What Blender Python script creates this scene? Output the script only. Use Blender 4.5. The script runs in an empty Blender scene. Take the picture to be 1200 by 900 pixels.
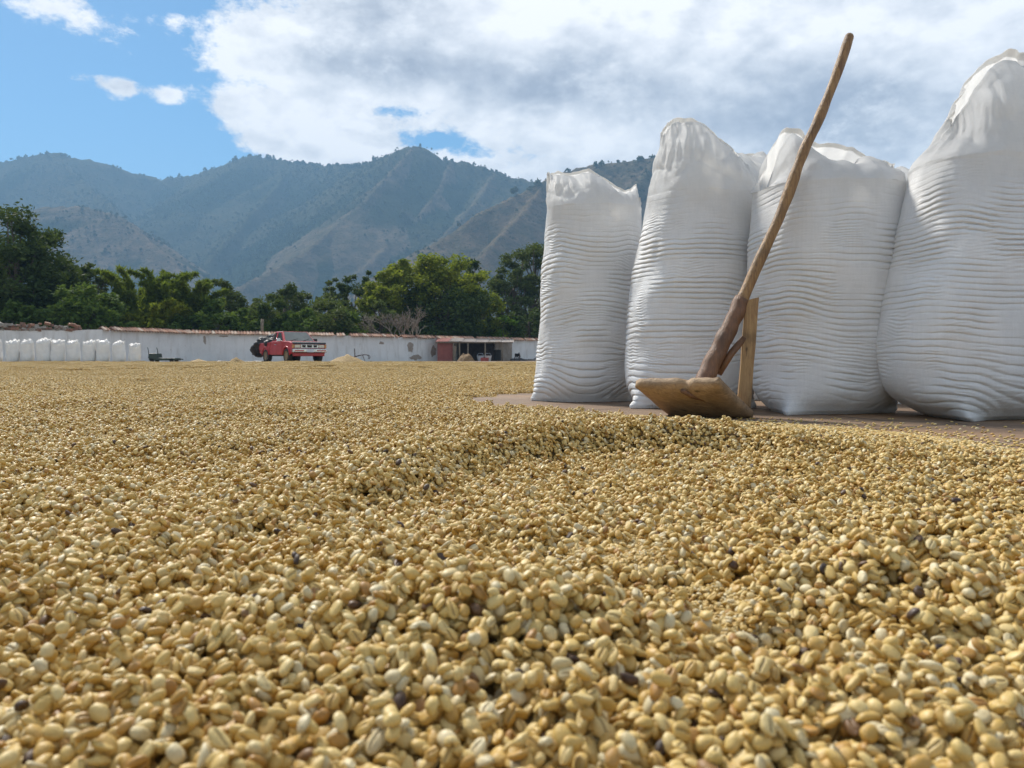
import bpy, bmesh, math, random
import numpy as np
from mathutils import Vector, Matrix, Euler

R = math.radians
PI = math.pi
random.seed(7)
rng = np.random.default_rng(11)
scene = bpy.context.scene
COL = scene.collection

# ------------------------------------------------------------------ camera
CAM_H = 0.21                       # lens height over the patio floor
F = 900.0                          # focal length in pixels of the 1200 px wide photograph
HZ = 420.0                         # horizon row
cam_d = bpy.data.cameras.new("camera")
cam = bpy.data.objects.new("camera", cam_d)
COL.objects.link(cam)
cam.location = (0, 0, CAM_H)
cam.rotation_euler = (R(90), 0, 0)
cam_d.sensor_width = 36.0
cam_d.lens = 27.0
cam_d.shift_y = (HZ - 450.0) / 1200.0
cam_d.clip_start = 0.01
cam_d.clip_end = 20000
cam_d.dof.use_dof = True
cam_d.dof.focus_distance = 2.0
cam_d.dof.aperture_fstop = 14.5
scene.camera = cam

# ------------------------------------------------------------------ colour management / render
scene.view_settings.view_transform = 'Standard'
scene.view_settings.look = 'None'
scene.view_settings.gamma = 1.0
scene.view_settings.use_curve_mapping = False
scene.view_settings.exposure = 0.28
scene.render.engine = 'CYCLES'
cy = scene.cycles
cy.use_denoising = True
cy.max_bounces = 6
cy.diffuse_bounces = 3
cy.glossy_bounces = 2
cy.transmission_bounces = 4
cy.volume_bounces = 0
cy.transparent_max_bounces = 6
cy.caustics_reflective = False
cy.caustics_refractive = False

# ------------------------------------------------------------------ node helper
class NT:
    def __init__(self, nt):
        self.nt = nt
        self.L = nt.links
    def n(self, t, **kw):
        nd = self.nt.nodes.new(t)
        for k, v in kw.items():
            setattr(nd, k, v)
        return nd
    def put(self, sock, v):
        if isinstance(v, bpy.types.NodeSocket):
            self.L.new(v, sock)
        elif v is not None:
            sock.default_value = v
    def m(self, op, a, b=None, c=None, clamp=False):
        nd = self.n('ShaderNodeMath', operation=op, use_clamp=clamp)
        self.put(nd.inputs[0], a)
        if b is not None: self.put(nd.inputs[1], b)
        if c is not None: self.put(nd.inputs[2], c)
        return nd.outputs[0]
    def v(self, op, a, b=None, s=None):
        nd = self.n('ShaderNodeVectorMath', operation=op)
        self.put(nd.inputs[0], a)
        if b is not None: self.put(nd.inputs[1], b)
        if s is not None: self.put(nd.inputs['Scale'], s)
        return nd.outputs[0]
    def sstep(self, x, a, b, lo=0.0, hi=1.0):
        nd = self.n('ShaderNodeMapRange', interpolation_type='SMOOTHSTEP')
        self.put(nd.inputs['Value'], x)
        nd.inputs['From Min'].default_value = a
        nd.inputs['From Max'].default_value = b
        nd.inputs['To Min'].default_value = lo
        nd.inputs['To Max'].default_value = hi
        return nd.outputs[0]
    def noise(self, vec, scale, detail=4, rough=0.55, dist=0.0):
        nd = self.n('ShaderNodeTexNoise')
        if vec is not None: self.put(nd.inputs['Vector'], vec)
        nd.inputs['Scale'].default_value = scale
        nd.inputs['Detail'].default_value = detail
        nd.inputs['Roughness'].default_value = rough
        nd.inputs['Distortion'].default_value = dist
        return nd.outputs['Fac']
    def mix(self, f, a, b):
        nd = self.n('ShaderNodeMix', data_type='RGBA')
        self.put(nd.inputs[0], f)
        self.put(nd.inputs[6], a if isinstance(a, bpy.types.NodeSocket) else (*a, 1) if len(a) == 3 else a)
        self.put(nd.inputs[7], b if isinstance(b, bpy.types.NodeSocket) else (*b, 1) if len(b) == 3 else b)
        return nd.outputs[2]
    def ramp(self, f, stops, interp='LINEAR'):
        nd = self.n('ShaderNodeValToRGB')
        cr = nd.color_ramp
        cr.interpolation = interp
        while len(cr.elements) < len(stops):
            cr.elements.new(0.5)
        for e, (p, c) in zip(cr.elements, stops):
            e.position = p
            e.color = (*c, 1)
        self.put(nd.inputs[0], f)
        return nd.outputs[0]
    def scalevec(self, vec, s):
        nd = self.n('ShaderNodeMapping')
        self.put(nd.inputs['Vector'], vec)
        nd.inputs['Scale'].default_value = s
        return nd.outputs[0]

# ------------------------------------------------------------------ sun and sky
SUN_EL, SUN_AZ = R(45), R(-38)      # azimuth from +Y towards +X : behind the mountains, left of the view
SUNV = Vector((math.sin(SUN_AZ) * math.cos(SUN_EL), math.cos(SUN_AZ) * math.cos(SUN_EL), math.sin(SUN_EL)))
sd = bpy.data.lights.new("sun", 'SUN')
sd.energy = 4.9
sd.angle = R(9)
sd.color = (1.0, 0.95, 0.86)
sun = bpy.data.objects.new("sun", sd)
sun.rotation_euler = SUNV.to_track_quat('Z', 'Y').to_euler()
COL.objects.link(sun)

world = bpy.data.worlds.new("World")
scene.world = world
world.use_nodes = True
wn = world.node_tree
wn.nodes.clear()
W = NT(wn)
SKY_STRENGTH = 0.116
def azel(px, py):
    u, w = (px - 600) / F, (HZ - py) / F
    return math.atan(u), math.atan(w / math.hypot(1, u))
def nzc(vec, scale):
    nd = W.n('ShaderNodeTexNoise')
    W.put(nd.inputs['Vector'], vec)
    nd.inputs['Scale'].default_value = scale
    nd.inputs['Detail'].default_value = 2
    return nd.outputs['Color']
def build_world():
    sky = W.n('ShaderNodeTexSky', sky_type='NISHITA')
    sky.sun_disc = False
    sky.sun_elevation = SUN_EL
    sky.sun_rotation = SUN_AZ
    sky.altitude = 1500
    sky.air_density = 1.0
    sky.dust_density = 0.6
    sky.ozone_density = 1.6
    d = W.n('ShaderNodeTexCoord').outputs['Generated']
    d = W.v('NORMALIZE', d)
    sep = W.n('ShaderNodeSeparateXYZ')
    W.put(sep.inputs[0], d)
    x, y, z = sep.outputs
    az = W.m('ARCTAN2', x, y)
    el = W.m('ARCSINE', z)
    # a flat cloud deck seen in perspective softens towards the horizon
    ds = W.scalevec(d, (1.0, 1.0, 1.7))
    fb = W.noise(ds, 8.0, 8, 0.66)
    ds2 = W.v('ADD', ds, (0.018 * SUNV.x - 0.01, 0.0, 0.045))
    fb2 = W.noise(ds2, 8.0, 5, 0.64)
    low = W.noise(W.scalevec(d, (1.0, 1.0, 2.2)), 3.1, 3, 0.5)
    cover = W.sstep(az, R(-26.0), R(-11.0), 0.10, 0.92)
    # the sky away from the view: broken cloud of the same kind
    far = W.sstep(W.m('ABSOLUTE', az), R(48), R(85))
    cover = W.m('ADD', W.m('MULTIPLY', cover, W.m('SUBTRACT', 1.0, far)), W.m('MULTIPLY', far, 0.53))
    def blob(px, py, rx, ry, amp):
        a0, e0 = azel(px, py)
        k = 1.0 / F
        dx = W.m('DIVIDE', W.m('SUBTRACT', az, a0), rx * k)
        dy = W.m('DIVIDE', W.m('SUBTRACT', el, e0), ry * k)
        r2 = W.m('ADD', W.m('MULTIPLY', dx, dx), W.m('MULTIPLY', dy, dy))
        return W.m('MULTIPLY', W.m('POWER', 2.718, W.m('MULTIPLY', r2, -1.0)), amp)
    for b in [(62, 4, 75, 26, 0.62), (118, 96, 50, 9, 0.62), (143, 110, 26, 16, 0.55), (199, 114, 22, 12, 0.70), (207, 24, 14, 8, 0.35),
              (275, 60, 60, 55, 0.55), (330, 140, 80, 34, 0.60), (275, 125, 30, 14, 0.15), (232, 96, 30, 40, -0.5), (167, 96, 12, 30, -0.2), (380, 175, 60, 16, 0.35),
              (305, 100, 46, 13, -0.62), (250, 190, 75, 30, -0.5), (350, 196, 30, 10, -0.3),
              (462, 130, 40, 9, -0.62), (515, 166, 40, 10, -0.66), (555, 178, 30, 8, -0.4), (60, 80, 60, 30, -0.1), (170, 50, 40, 30, -0.2),
              (520, 60, 200, 60, 0.25), (800, 100, 300, 120, 0.35)]:
        cover = W.m('ADD', cover, blob(*b))
    dens0 = W.m('ADD', cover, W.m('MULTIPLY', W.m('SUBTRACT', fb, 0.5), 2.3))
    hi = W.noise(ds, 42.0, 4, 0.68)
    dens0 = W.m('ADD', dens0, W.m('MULTIPLY', W.m('SUBTRACT', hi, 0.5), 0.75))
    mask = W.sstep(dens0, 0.38, 0.80)
    thick = W.sstep(dens0, 0.55, 1.35)
    grey = W.sstep(low, 0.36, 0.66)
    # darker cloud bellies, as in the photograph: one high left of the sacks, one low right
    bel = blob(650, 95, 130, 40, 0.75)
    for b in [(430, 75, 130, 26, 0.42), (860, 130, 150, 45, 0.62), (1010, 150, 90, 45, 0.6), (700, 15, 160, 20, -0.15), (1050, 40, 160, 40, -0.35), (560, 150, 120, 30, -0.5), (420, 150, 110, 30, -0.4)]:
        bel = W.m('ADD', bel, blob(*b))
    def puff(vec):
        vo = W.n('ShaderNodeTexVoronoi', feature='F1', normalize=True)
        W.put(vo.inputs['Vector'], vec)
        vo.inputs['Scale'].default_value = 9.0
        vo.inputs['Detail'].default_value = 2.5
        vo.inputs['Roughness'].default_value = 0.62
        return vo.outputs['Distance']
    wob = W.v('SCALE', W.v('SUBTRACT', nzc(ds, 9.0), (0.5, 0.5, 0.5)), s=0.10)
    p0 = W.v('ADD', ds, wob)
    rel = W.m('ADD', W.m('MULTIPLY', W.m('SUBTRACT', fb2, fb), 1.0), W.m('MULTIPLY', W.m('SUBTRACT', puff(p0), puff(W.v('ADD', p0, (-0.012, 0.0, 0.035)))), 0.8))
    shade = W.m('ADD', W.m('MULTIPLY', thick, W.m('ADD', W.m('MULTIPLY', grey, 0.55), bel)), W.m('MULTIPLY', rel, 1.5))
    shade = W.m('ADD', shade, 0.06, clamp=True)
    ccol = W.ramp(shade, [(0.0, (0.96, 0.96, 0.97)), (0.35, (0.74, 0.76, 0.80)), (0.7, (0.50, 0.53, 0.59)), (1.0, (0.36, 0.39, 0.46))])
    skyc = W.n('ShaderNodeBackground')
    hs = W.n('ShaderNodeHueSaturation')
    hs.inputs['Hue'].default_value = 0.488
    hs.inputs['Saturation'].default_value = 1.25
    hs.inputs['Value'].default_value = 1.0
    W.put(hs.inputs['Color'], sky.outputs[0])
    W.put(skyc.inputs['Color'], hs.outputs[0])
    skyc.inputs['Strength'].default_value = SKY_STRENGTH
    cl = W.n('ShaderNodeBackground')
    W.put(cl.inputs['Color'], ccol)
    cl.inputs['Strength'].default_value = 1.10
    mx = W.n('ShaderNodeMixShader')
    # below the horizon there is no cloud
    up = W.sstep(z, -0.02, 0.0)
    W.put(mx.inputs[0], W.m('MULTIPLY', mask, up))
    W.put(mx.inputs[1], skyc.outputs[0])
    W.put(mx.inputs[2], cl.outputs[0])
    out = W.n('ShaderNodeOutputWorld')
    W.put(out.inputs['Surface'], mx.outputs[0])
build_world()
world.cycles.sampling_method = 'MANUAL'
world.cycles.sample_map_resolution = 1024

# ------------------------------------------------------------------ numpy noise
def _hash(ix, iy, iz, seed):
    h = (ix * 374761393 + iy * 668265263 + iz * 2147483647 + seed * 1274126177) & 0xFFFFFFFF
    h = ((h ^ (h >> 13)) * 1274126177) & 0xFFFFFFFF
    h = (h ^ (h >> 16)) & 0xFFFFFF
    return h / float(0xFFFFFF)
def vnoise(x, y, z=0.0, seed=0):
    """value noise in -1..1"""
    x, y, z = np.broadcast_arrays(np.asarray(x, float), np.asarray(y, float), np.asarray(z, float))
    ix, iy, iz = np.floor(x).astype(np.int64), np.floor(y).astype(np.int64), np.floor(z).astype(np.int64)
    fx, fy, fz = x - ix, y - iy, z - iz
    fx = fx * fx * fx * (fx * (fx * 6 - 15) + 10)
    fy = fy * fy * fy * (fy * (fy * 6 - 15) + 10)
    fz = fz * fz * fz * (fz * (fz * 6 - 15) + 10)
    r = 0
    for a in (0, 1):
        for b in (0, 1):
            for c in (0, 1):
                w = (fx if a else 1 - fx) * (fy if b else 1 - fy) * (fz if c else 1 - fz)
                r = r + w * _hash(ix + a, iy + b, iz + c, seed)
    return r * 2 - 1
def fbm(x, y, z=0.0, seed=0, oct=4, gain=0.5):
    s, a, f, t = 0, 1.0, 1.0, 0
    for i in range(oct):
        s = s + a * vnoise(np.asarray(x) * f, np.asarray(y) * f, np.asarray(z) * f, seed + i * 17)
        t += a
        a *= gain
        f *= 2.03
    return s / t
def smooth(x, a, b):
    t = np.clip((np.asarray(x, float) - a) / (b - a), 0, 1)
    return t * t * (3 - 2 * t)

# ------------------------------------------------------------------ mesh helpers
def np_mesh(name, verts, faces, smooth_shade=True):
    """verts (n,3), faces (m,k) array with one k"""
    me = bpy.data.meshes.new(name)
    verts = np.asarray(verts, np.float32)
    faces = np.asarray(faces, np.int32)
    me.vertices.add(len(verts))
    me.vertices.foreach_set('co', verts.ravel())
    if len(faces):
        k = faces.shape[1]
        me.loops.add(faces.size)
        me.loops.foreach_set('vertex_index', faces.ravel())
        me.polygons.add(len(faces))
        me.polygons.foreach_set('loop_start', np.arange(0, faces.size, k, dtype=np.int32))
        me.polygons.foreach_set('use_smooth', np.full(len(faces), smooth_shade, bool))
    me.update(calc_edges=True)
    me.validate()
    return me
def add_attr(me, name, vals, typ='FLOAT'):
    a = me.attributes.new(name, typ, 'POINT')
    a.data.foreach_set('vector' if typ == 'FLOAT_VECTOR' else 'value', np.asarray(vals).ravel())
def grid_faces(nr, nc, close=False):
    i = np.arange(nr - 1)[:, None]
    j = np.arange(nc if close else nc - 1)[None, :]
    a = i * nc + j
    b = i * nc + (j + 1) % nc
    return np.stack([a, b, b + nc, a + nc], -1).reshape(-1, 4)
def link(name, me, mat=None, parent=None, loc=None, rot=None):
    o = bpy.data.objects.new(name, me)
    COL.objects.link(o)
    if mat is not None:
        for mm in (mat if isinstance(mat, (list, tuple)) else [mat]):
            if me is not None: me.materials.append(mm)
    if parent is not None: o.parent = parent
    if loc is not None: o.location = loc
    if rot is not None: o.rotation_euler = rot
    return o
def tag(o, label=None, cat=None, group=None, kind=None):
    if label: o['label'] = label
    if cat: o['category'] = cat
    if group: o['group'] = group
    if kind: o['kind'] = kind
    return o
def empty(name, loc=(0, 0, 0), rz=0.0):
    o = bpy.data.objects.new(name, None)
    o.empty_display_size = 0.1
    COL.objects.link(o)
    o.location = loc
    o.rotation_euler = (0, 0, rz)
    return o
class MB:
    """collects simple solids into one mesh"""
    def __init__(self):
        self.v, self.f = [], []
    def add(self, vs, fs):
        b = len(self.v)
        self.v += [tuple(p) for p in vs]
        self.f += [tuple(i + b for i in f) for f in fs]
        return self
    def box(self, c, s, rot=None, taper=1.0):
        M = (Euler(rot).to_matrix() if rot is not None else Matrix.Identity(3))
        vs = []
        for z in (-.5, .5):
            t = taper if z > 0 else 1.0
            for (x, y) in ((-.5, -.5), (.5, -.5), (.5, .5), (-.5, .5)):
                vs.append(M @ Vector((x * s[0] * t, y * s[1] * t, z * s[2])) + Vector(c))
        return self.add(vs, [(3, 2, 1, 0), (4, 5, 6, 7), (0, 1, 5, 4), (1, 2, 6, 5), (2, 3, 7, 6), (3, 0, 4, 7)])
    def tube(self, pts, rad, n=8, cap=True):
        pts = [Vector(p) for p in pts]
        if not hasattr(rad, '__len__'): rad = [rad] * len(pts)
        base = len(self.v)
        up = None
        for i, p in enumerate(pts):
            t = (pts[min(i + 1, len(pts) - 1)] - pts[max(i - 1, 0)]).normalized()
            if up is None:
                up = t.orthogonal().normalized()
            up = (up - t * up.dot(t)).normalized()
            w = t.cross(up)
            for k in range(n):
                a = 2 * PI * k / n
                self.v.append(tuple(p + (up * math.cos(a) + w * math.sin(a)) * rad[i]))
        for i in range(len(pts) - 1):
            for k in range(n):
                a, b = base + i * n + k, base + i * n + (k + 1) % n
                self.f.append((a, b, b + n, a + n))
        if cap:
            self.f.append(tuple(base + k for k in reversed(range(n))))
            self.f.append(tuple(base + (len(pts) - 1) * n + k for k in range(n)))
        return self
    def prism(self, poly, axis_y0, axis_y1):
        """polygon of (x, z) extruded along y"""
        n = len(poly)
        vs = [(x, axis_y0, z) for x, z in poly] + [(x, axis_y1, z) for x, z in poly]
        fs = [tuple(range(n)), tuple(reversed(range(n, 2 * n)))]
        fs += [(i, i + n, (i + 1) % n + n, (i + 1) % n) for i in range(n)]
        return self.add(vs, fs)
    def mesh(self, name, sm=False):
        me = bpy.data.meshes.new(name)
        me.from_pydata(self.v, [], self.f)
        bm = bmesh.new()
        bm.from_mesh(me)
        bmesh.ops.recalc_face_normals(bm, faces=bm.faces)
        bm.to_mesh(me)
        bm.free()
        if sm:
            me.polygons.foreach_set('use_smooth', np.ones(len(me.polygons), bool))
        me.update()
        return me
    def build(self, name, mat, parent=None, sm=False, bevel=0.0, loc=None, rot=None, seg=2):
        o = link(name, self.mesh(name, sm), mat, parent, loc, rot)
        if bevel:
            b = o.modifiers.new('bevel', 'BEVEL')
            b.width = bevel
            b.segments = seg
            b.limit_method = 'ANGLE'
            b.angle_limit = R(40)
        return o
def P(px, py, D):
    """world point seen at pixel (px,py) of the photograph at depth D"""
    return Vector(((px - 600) / F * D, D, CAM_H - (py - HZ) / F * D))

# ------------------------------------------------------------------ materials
def new_mat(name):
    m = bpy.data.materials.new(name)
    m.use_nodes = True
    m.node_tree.nodes.clear()
    N = NT(m.node_tree)
    out = N.n('ShaderNodeOutputMaterial')
    b = N.n('ShaderNodeBsdfPrincipled')
    N.L.new(b.outputs[0], out.inputs['Surface'])
    return m, N, b, out
def bump(N, b, h, strength=0.4, dist=0.01):
    nd = N.n('ShaderNodeBump')
    nd.inputs['Strength'].default_value = strength
    nd.inputs['Distance'].default_value = dist
    N.put(nd.inputs['Height'], h)
    N.L.new(nd.outputs[0], b.inputs['Normal'])
    return nd
def simple_mat(name, c1, c2=None, scale=5.0, rough=0.6, metal=0.0, coat=0.0, bmp=0.15, bd=0.01, detail=5, stretch=(1, 1, 1)):
    m, N, b, out = new_mat(name)
    oc = N.n('ShaderNodeTexCoord').outputs['Object']
    oc = N.scalevec(oc, stretch)
    f = N.noise(oc, scale, detail, 0.62)
    c2 = c2 or tuple(x * 0.7 for x in c1)
    N.put(b.inputs['Base Color'], N.mix(N.sstep(f, 0.3, 0.7), c1, c2))
    N.put(b.inputs['Roughness'], N.sstep(f, 0.2, 0.8, rough - 0.08, rough + 0.1))
    b.inputs['Metallic'].default_value = metal
    b.inputs['Coat Weight'].default_value = coat
    if bmp: bump(N, b, N.noise(oc, scale * 4, 4), bmp, bd)
    return m

BEAN_STOPS = [(0.0, (0.026, 0.014, 0.009)), (0.012, (0.06, 0.028, 0.015)), (0.022, (0.15, 0.078, 0.030)), (0.045, (0.38, 0.19, 0.040)),
              (0.12, (0.46, 0.272, 0.060)), (0.35, (0.55, 0.362, 0.100)), (0.62, (0.605, 0.43, 0.145)), (0.85, (0.64, 0.485, 0.205)), (0.93, (0.53, 0.44, 0.25)), (1.0, (0.70, 0.59, 0.35))]
def bean_mat(name, atype, fine):
    m, N, b, out = new_mat(name)
    at = N.n('ShaderNodeAttribute', attribute_type=atype, attribute_name='tone')
    tone = at.outputs['Fac']
    col = N.ramp(tone, BEAN_STOPS)
    if fine:
        oc = N.n('ShaderNodeTexCoord').outputs['Object']
        oc = N.v('ADD', oc, N.v('SCALE', (7.3, 3.1, 5.7), s=tone))
        f = N.noise(oc, 260, 4, 0.6)
        col = N.mix(N.sstep(f, 0.42, 0.8, 0.0, 0.5), col, N.mix(0.55, col, (0.30, 0.17, 0.05)))
        cr = N.n('ShaderNodeAttribute', attribute_name='crease').outputs['Fac']
        col = N.mix(N.m('MULTIPLY', cr, 0.8), col, (0.17, 0.09, 0.03))
        h = N.m('ADD', N.noise(oc, 420, 3, 0.5), N.noise(N.scalevec(oc, (0.4, 1, 1)), 1300, 2, 0.5))
        bump(N, b, h, 0.35, 0.0006)
        N.put(b.inputs['Roughness'], N.sstep(f, 0.3, 0.7, 0.42, 0.62))
    else:
        b.inputs['Roughness'].default_value = 0.55
    N.put(b.inputs['Base Color'], col)
    b.inputs['Specular IOR Level'].default_value = 0.5
    return m
M_BEAN = bean_mat('bean_skin', 'INSTANCER', True)
M_BEAN_OBJ = bean_mat('bean_skin_single', 'OBJECT', True)
M_BEAN_FAR = bean_mat('bean_skin_far', 'GEOMETRY', False)
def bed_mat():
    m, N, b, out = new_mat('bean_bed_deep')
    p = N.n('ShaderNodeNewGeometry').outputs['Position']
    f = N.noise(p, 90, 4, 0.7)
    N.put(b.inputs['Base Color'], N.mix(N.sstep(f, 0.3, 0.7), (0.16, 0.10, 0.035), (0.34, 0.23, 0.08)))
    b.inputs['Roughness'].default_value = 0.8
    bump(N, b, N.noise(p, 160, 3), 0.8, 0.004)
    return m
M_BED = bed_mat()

def sack_mat(name, weave=True):
    m, N, b, out = new_mat(name)
    oc = N.n('ShaderNodeTexCoord').outputs['Object']
    fl = N.n('ShaderNodeAttribute', attribute_name='filled').outputs['Fac']
    f = N.noise(oc, 5, 5, 0.6)
    dirt = N.noise(N.scalevec(oc, (1, 1, 0.5)), 9, 6, 0.7)
    sepn = N.n('ShaderNodeSeparateXYZ')
    N.put(sepn.inputs[0], oc)
    lowd = N.sstep(N.m('ADD', sepn.outputs[2], N.m('MULTIPLY', dirt, 0.18)), 0.06, 0.24, 0.30, 0.0)
    c = N.mix(N.sstep(f, 0.3, 0.7), (0.825, 0.82, 0.815), (0.74, 0.738, 0.735))
    c = N.mix(N.sstep(dirt, 0.62, 0.85, 0.0, 0.18), c, (0.45, 0.36, 0.24))
    c = N.mix(lowd, c, (0.46, 0.40, 0.31))
    stv = N.noise(N.scalevec(oc, (1, 1, 0.03)), 150, 3, 0.7)
    sth = N.noise(N.scalevec(oc, (0.1, 0.1, 1)), 220, 3, 0.7)
    c = N.mix(N.sstep(stv, 0.35, 0.7, 0.0, 0.13), c, (0.52, 0.52, 0.53))
    c = N.mix(N.sstep(sth, 0.4, 0.7, 0.0, 0.10), c, (0.52, 0.52, 0.53))
    N.put(b.inputs['Base Color'], c)
    b.inputs['Roughness'].default_value = 0.42
    b.inputs['Specular IOR Level'].default_value = 0.45
    # flat plastic tape woven both ways
    if weave:
        th = N.m('ARCTAN2', sepn.outputs[0], sepn.outputs[1])
        wv = N.m('SINE', N.m('MULTIPLY', th, 520.0))
        wz = N.m('SINE', N.m('MULTIPLY', sepn.outputs[2], 2200.0))
        h = N.m('ADD', N.m('MULTIPLY', wv, 0.5), N.m('MULTIPLY', wz, 0.5))
        h = N.m('ADD', N.m('MULTIPLY', h, 0.5), N.m('ADD', N.m('MULTIPLY', N.noise(N.scalevec(oc, (1, 1, 5)), 70, 5, 0.65), 1.6), N.m('MULTIPLY', N.noise(N.scalevec(oc, (6, 6, 0.5)), 60, 3, 0.6), 0.6)))
        bump(N, b, h, 0.45, 0.0022)
    tr = N.n('ShaderNodeBsdfTranslucent')
    N.put(tr.inputs['Color'], N.mix(0.5, c, (0.95, 0.93, 0.88)))
    mx = N.n('ShaderNodeMixShader')
    N.put(mx.inputs[0], N.m('SUBTRACT', 0.52, N.m('MULTIPLY', fl, 0.51)))
    N.L.new(b.outputs[0], mx.inputs[1])
    N.L.new(tr.outputs[0], mx.inputs[2])
    N.L.new(mx.outputs[0], out.inputs['Surface'])
    return m
M_SACK = sack_mat('woven_white_plastic')
M_SACK_FAR = sack_mat('woven_white_plastic_far', False)

def wood_mat(name, c1, c2, rough=0.55, along=2, scale=30, stain=0.5, stretch=0.06):
    m, N, b, out = new_mat(name)
    oc = N.n('ShaderNodeTexCoord').outputs['Object']
    st = [1, 1, 1]
    st[along] = stretch
    g = N.noise(N.scalevec(oc, st), scale * 3.5, 6, 0.7, 1.2)
    big = N.noise(oc, 9, 4, 0.6)
    c = N.mix(N.sstep(g, 0.32, 0.68), c1, c2)
    c = N.mix(N.sstep(big, 0.42, 0.72, 0, stain), c, tuple(x * 0.35 for x in c2))
    kn = N.noise(N.scalevec(oc, [max(q, 0.3) for q in st]), 38, 3, 0.5)
    c = N.mix(N.sstep(kn, 0.66, 0.74, 0, 0.8), c, tuple(x * 0.22 for x in c2))
    N.put(b.inputs['Base Color'], c)
    b.inputs['Roughness'].default_value = rough
    bump(N, b, g, 0.7, 0.005)
    return m
M_WOOD_POLE = wood_mat('polished_pole_wood', (0.40, 0.23, 0.085), (0.17, 0.085, 0.032), 0.5)
M_WOOD_BARK = wood_mat('brown_branch_wood', (0.22, 0.105, 0.048), (0.12, 0.058, 0.028), 0.5)
M_WOOD_BLADE = wood_mat('worn_board_wood', (0.45, 0.30, 0.165), (0.27, 0.17, 0.09), 0.65, along=0, stain=0.6)
M_WOOD_POST = wood_mat('square_timber', (0.40, 0.255, 0.115), (0.25, 0.145, 0.065), 0.6, stain=0.7)
M_WOOD_OLD = wood_mat('old_grey_wood', (0.30, 0.24, 0.17), (0.17, 0.13, 0.09), 0.8)

def leaf_mat(name, c1, c2, c3=None, trans=0.35):
    m, N, b, out = new_mat(name)
    rp = N.n('ShaderNodeNewGeometry').outputs['Random Per Island']
    oc = N.n('ShaderNodeTexCoord').outputs['Object']
    f = N.noise(oc, 0.7, 3, 0.6)
    v = N.m('ADD', N.m('MULTIPLY', rp, 0.6), N.m('MULTIPLY', N.sstep(f, 0.3, 0.7), 0.4))
    c = N.ramp(v, [(0.0, c1), (0.6, c2), (1.0, c3 or c2)])
    N.put(b.inputs['Base Color'], c)
    b.inputs['Roughness'].default_value = 0.7
    b.inputs['Specular IOR Level'].default_value = 0.12
    tr = N.n('ShaderNodeBsdfTranslucent')
    N.put(tr.inputs['Color'], N.mix(0.35, c, (0.20, 0.26, 0.02)))
    mx = N.n('ShaderNodeMixShader')
    mx.inputs[0].default_value = trans
    N.L.new(b.outputs[0], mx.inputs[1])
    N.L.new(tr.outputs[0], mx.inputs[2])
    N.L.new(mx.outputs[0], out.inputs['Surface'])
    return m
L_DARK = leaf_mat('leaf_dark', (0.028, 0.048, 0.014), (0.056, 0.088, 0.024), (0.10, 0.135, 0.038), 0.25)
L_MID = leaf_mat('leaf_mid', (0.040, 0.076, 0.015), (0.085, 0.14, 0.028), (0.15, 0.21, 0.05), 0.34)
L_BAMBOO = leaf_mat('leaf_bamboo', (0.07, 0.105, 0.015), (0.15, 0.20, 0.028), (0.24, 0.28, 0.05), 0.42)
L_YELLOW = leaf_mat('leaf_yellow_green', (0.10, 0.135, 0.016), (0.21, 0.245, 0.028), (0.38, 0.37, 0.045), 0.5)
L_OLIVE = leaf_mat('leaf_olive', (0.052, 0.075, 0.022), (0.096, 0.124, 0.036), (0.14, 0.16, 0.055), 0.28)
L_BRIGHT = leaf_mat('leaf_bright', (0.07, 0.15, 0.014), (0.16, 0.28, 0.024), (0.26, 0.38, 0.05), 0.45)
M_TRUNK = wood_mat('tree_bark', (0.14, 0.105, 0.075), (0.07, 0.05, 0.035), 0.9)
M_DEADWOOD = wood_mat('bare_grey_bark', (0.36, 0.30, 0.24), (0.20, 0.16, 0.125), 0.9)
M_BLACKPL = simple_mat('black_plastic', (0.012, 0.013, 0.016), (0.03, 0.032, 0.038), 6, 0.55, bmp=0.5, bd=0.05)
M_STEEL = simple_mat('chrome_steel', (0.62, 0.63, 0.65), (0.45, 0.46, 0.48), 8, 0.25, 1.0, bmp=0)
M_RUBBER = simple_mat('tyre_rubber', (0.02, 0.019, 0.018), (0.05, 0.042, 0.033), 14, 0.85)
M_MUDDY = simple_mat('muddy_hub', (0.34, 0.26, 0.16), (0.20, 0.15, 0.10), 16, 0.75)
M_RED = simple_mat('red_paint', (0.46, 0.008, 0.016), (0.37, 0.010, 0.015), 3, 0.38, 0.0, 0.25, bmp=0)
M_GLASS = simple_mat('dark_window_glass', (0.05, 0.068, 0.066), (0.085, 0.105, 0.10), 2, 0.12, 0, 0.5, bmp=0)
M_LAMP = simple_mat('headlamp_glass', (0.62, 0.60, 0.52), (0.5, 0.48, 0.42), 20, 0.15, 0, 0.5, bmp=0)
M_AMBER = simple_mat('amber_lens', (0.55, 0.22, 0.05), None, 20, 0.2, 0, 0.5, bmp=0)
M_PLATE = simple_mat('plate_white', (0.62, 0.66, 0.72), (0.55, 0.60, 0.70), 20, 0.4, bmp=0)
M_DARKIN = simple_mat('dark_interior', (0.02, 0.019, 0.018), (0.035, 0.03, 0.028), 3, 0.9)
M_GREENPAINT = simple_mat('dark_green_paint', (0.016, 0.035, 0.026), (0.03, 0.05, 0.04), 5, 0.5)
M_RUST = simple_mat('rusty_iron', (0.10, 0.055, 0.035), (0.05, 0.035, 0.028), 9, 0.8)
M_TIN = simple_mat('weathered_tin', (0.36, 0.34, 0.33), (0.24, 0.17, 0.13), 2, 0.55, 0.2, bmp=0.2)
M_TINRED = simple_mat('faded_red_tin', (0.33, 0.10, 0.075), (0.26, 0.075, 0.06), 3, 0.6, 0.0, bmp=0.3)
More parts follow.
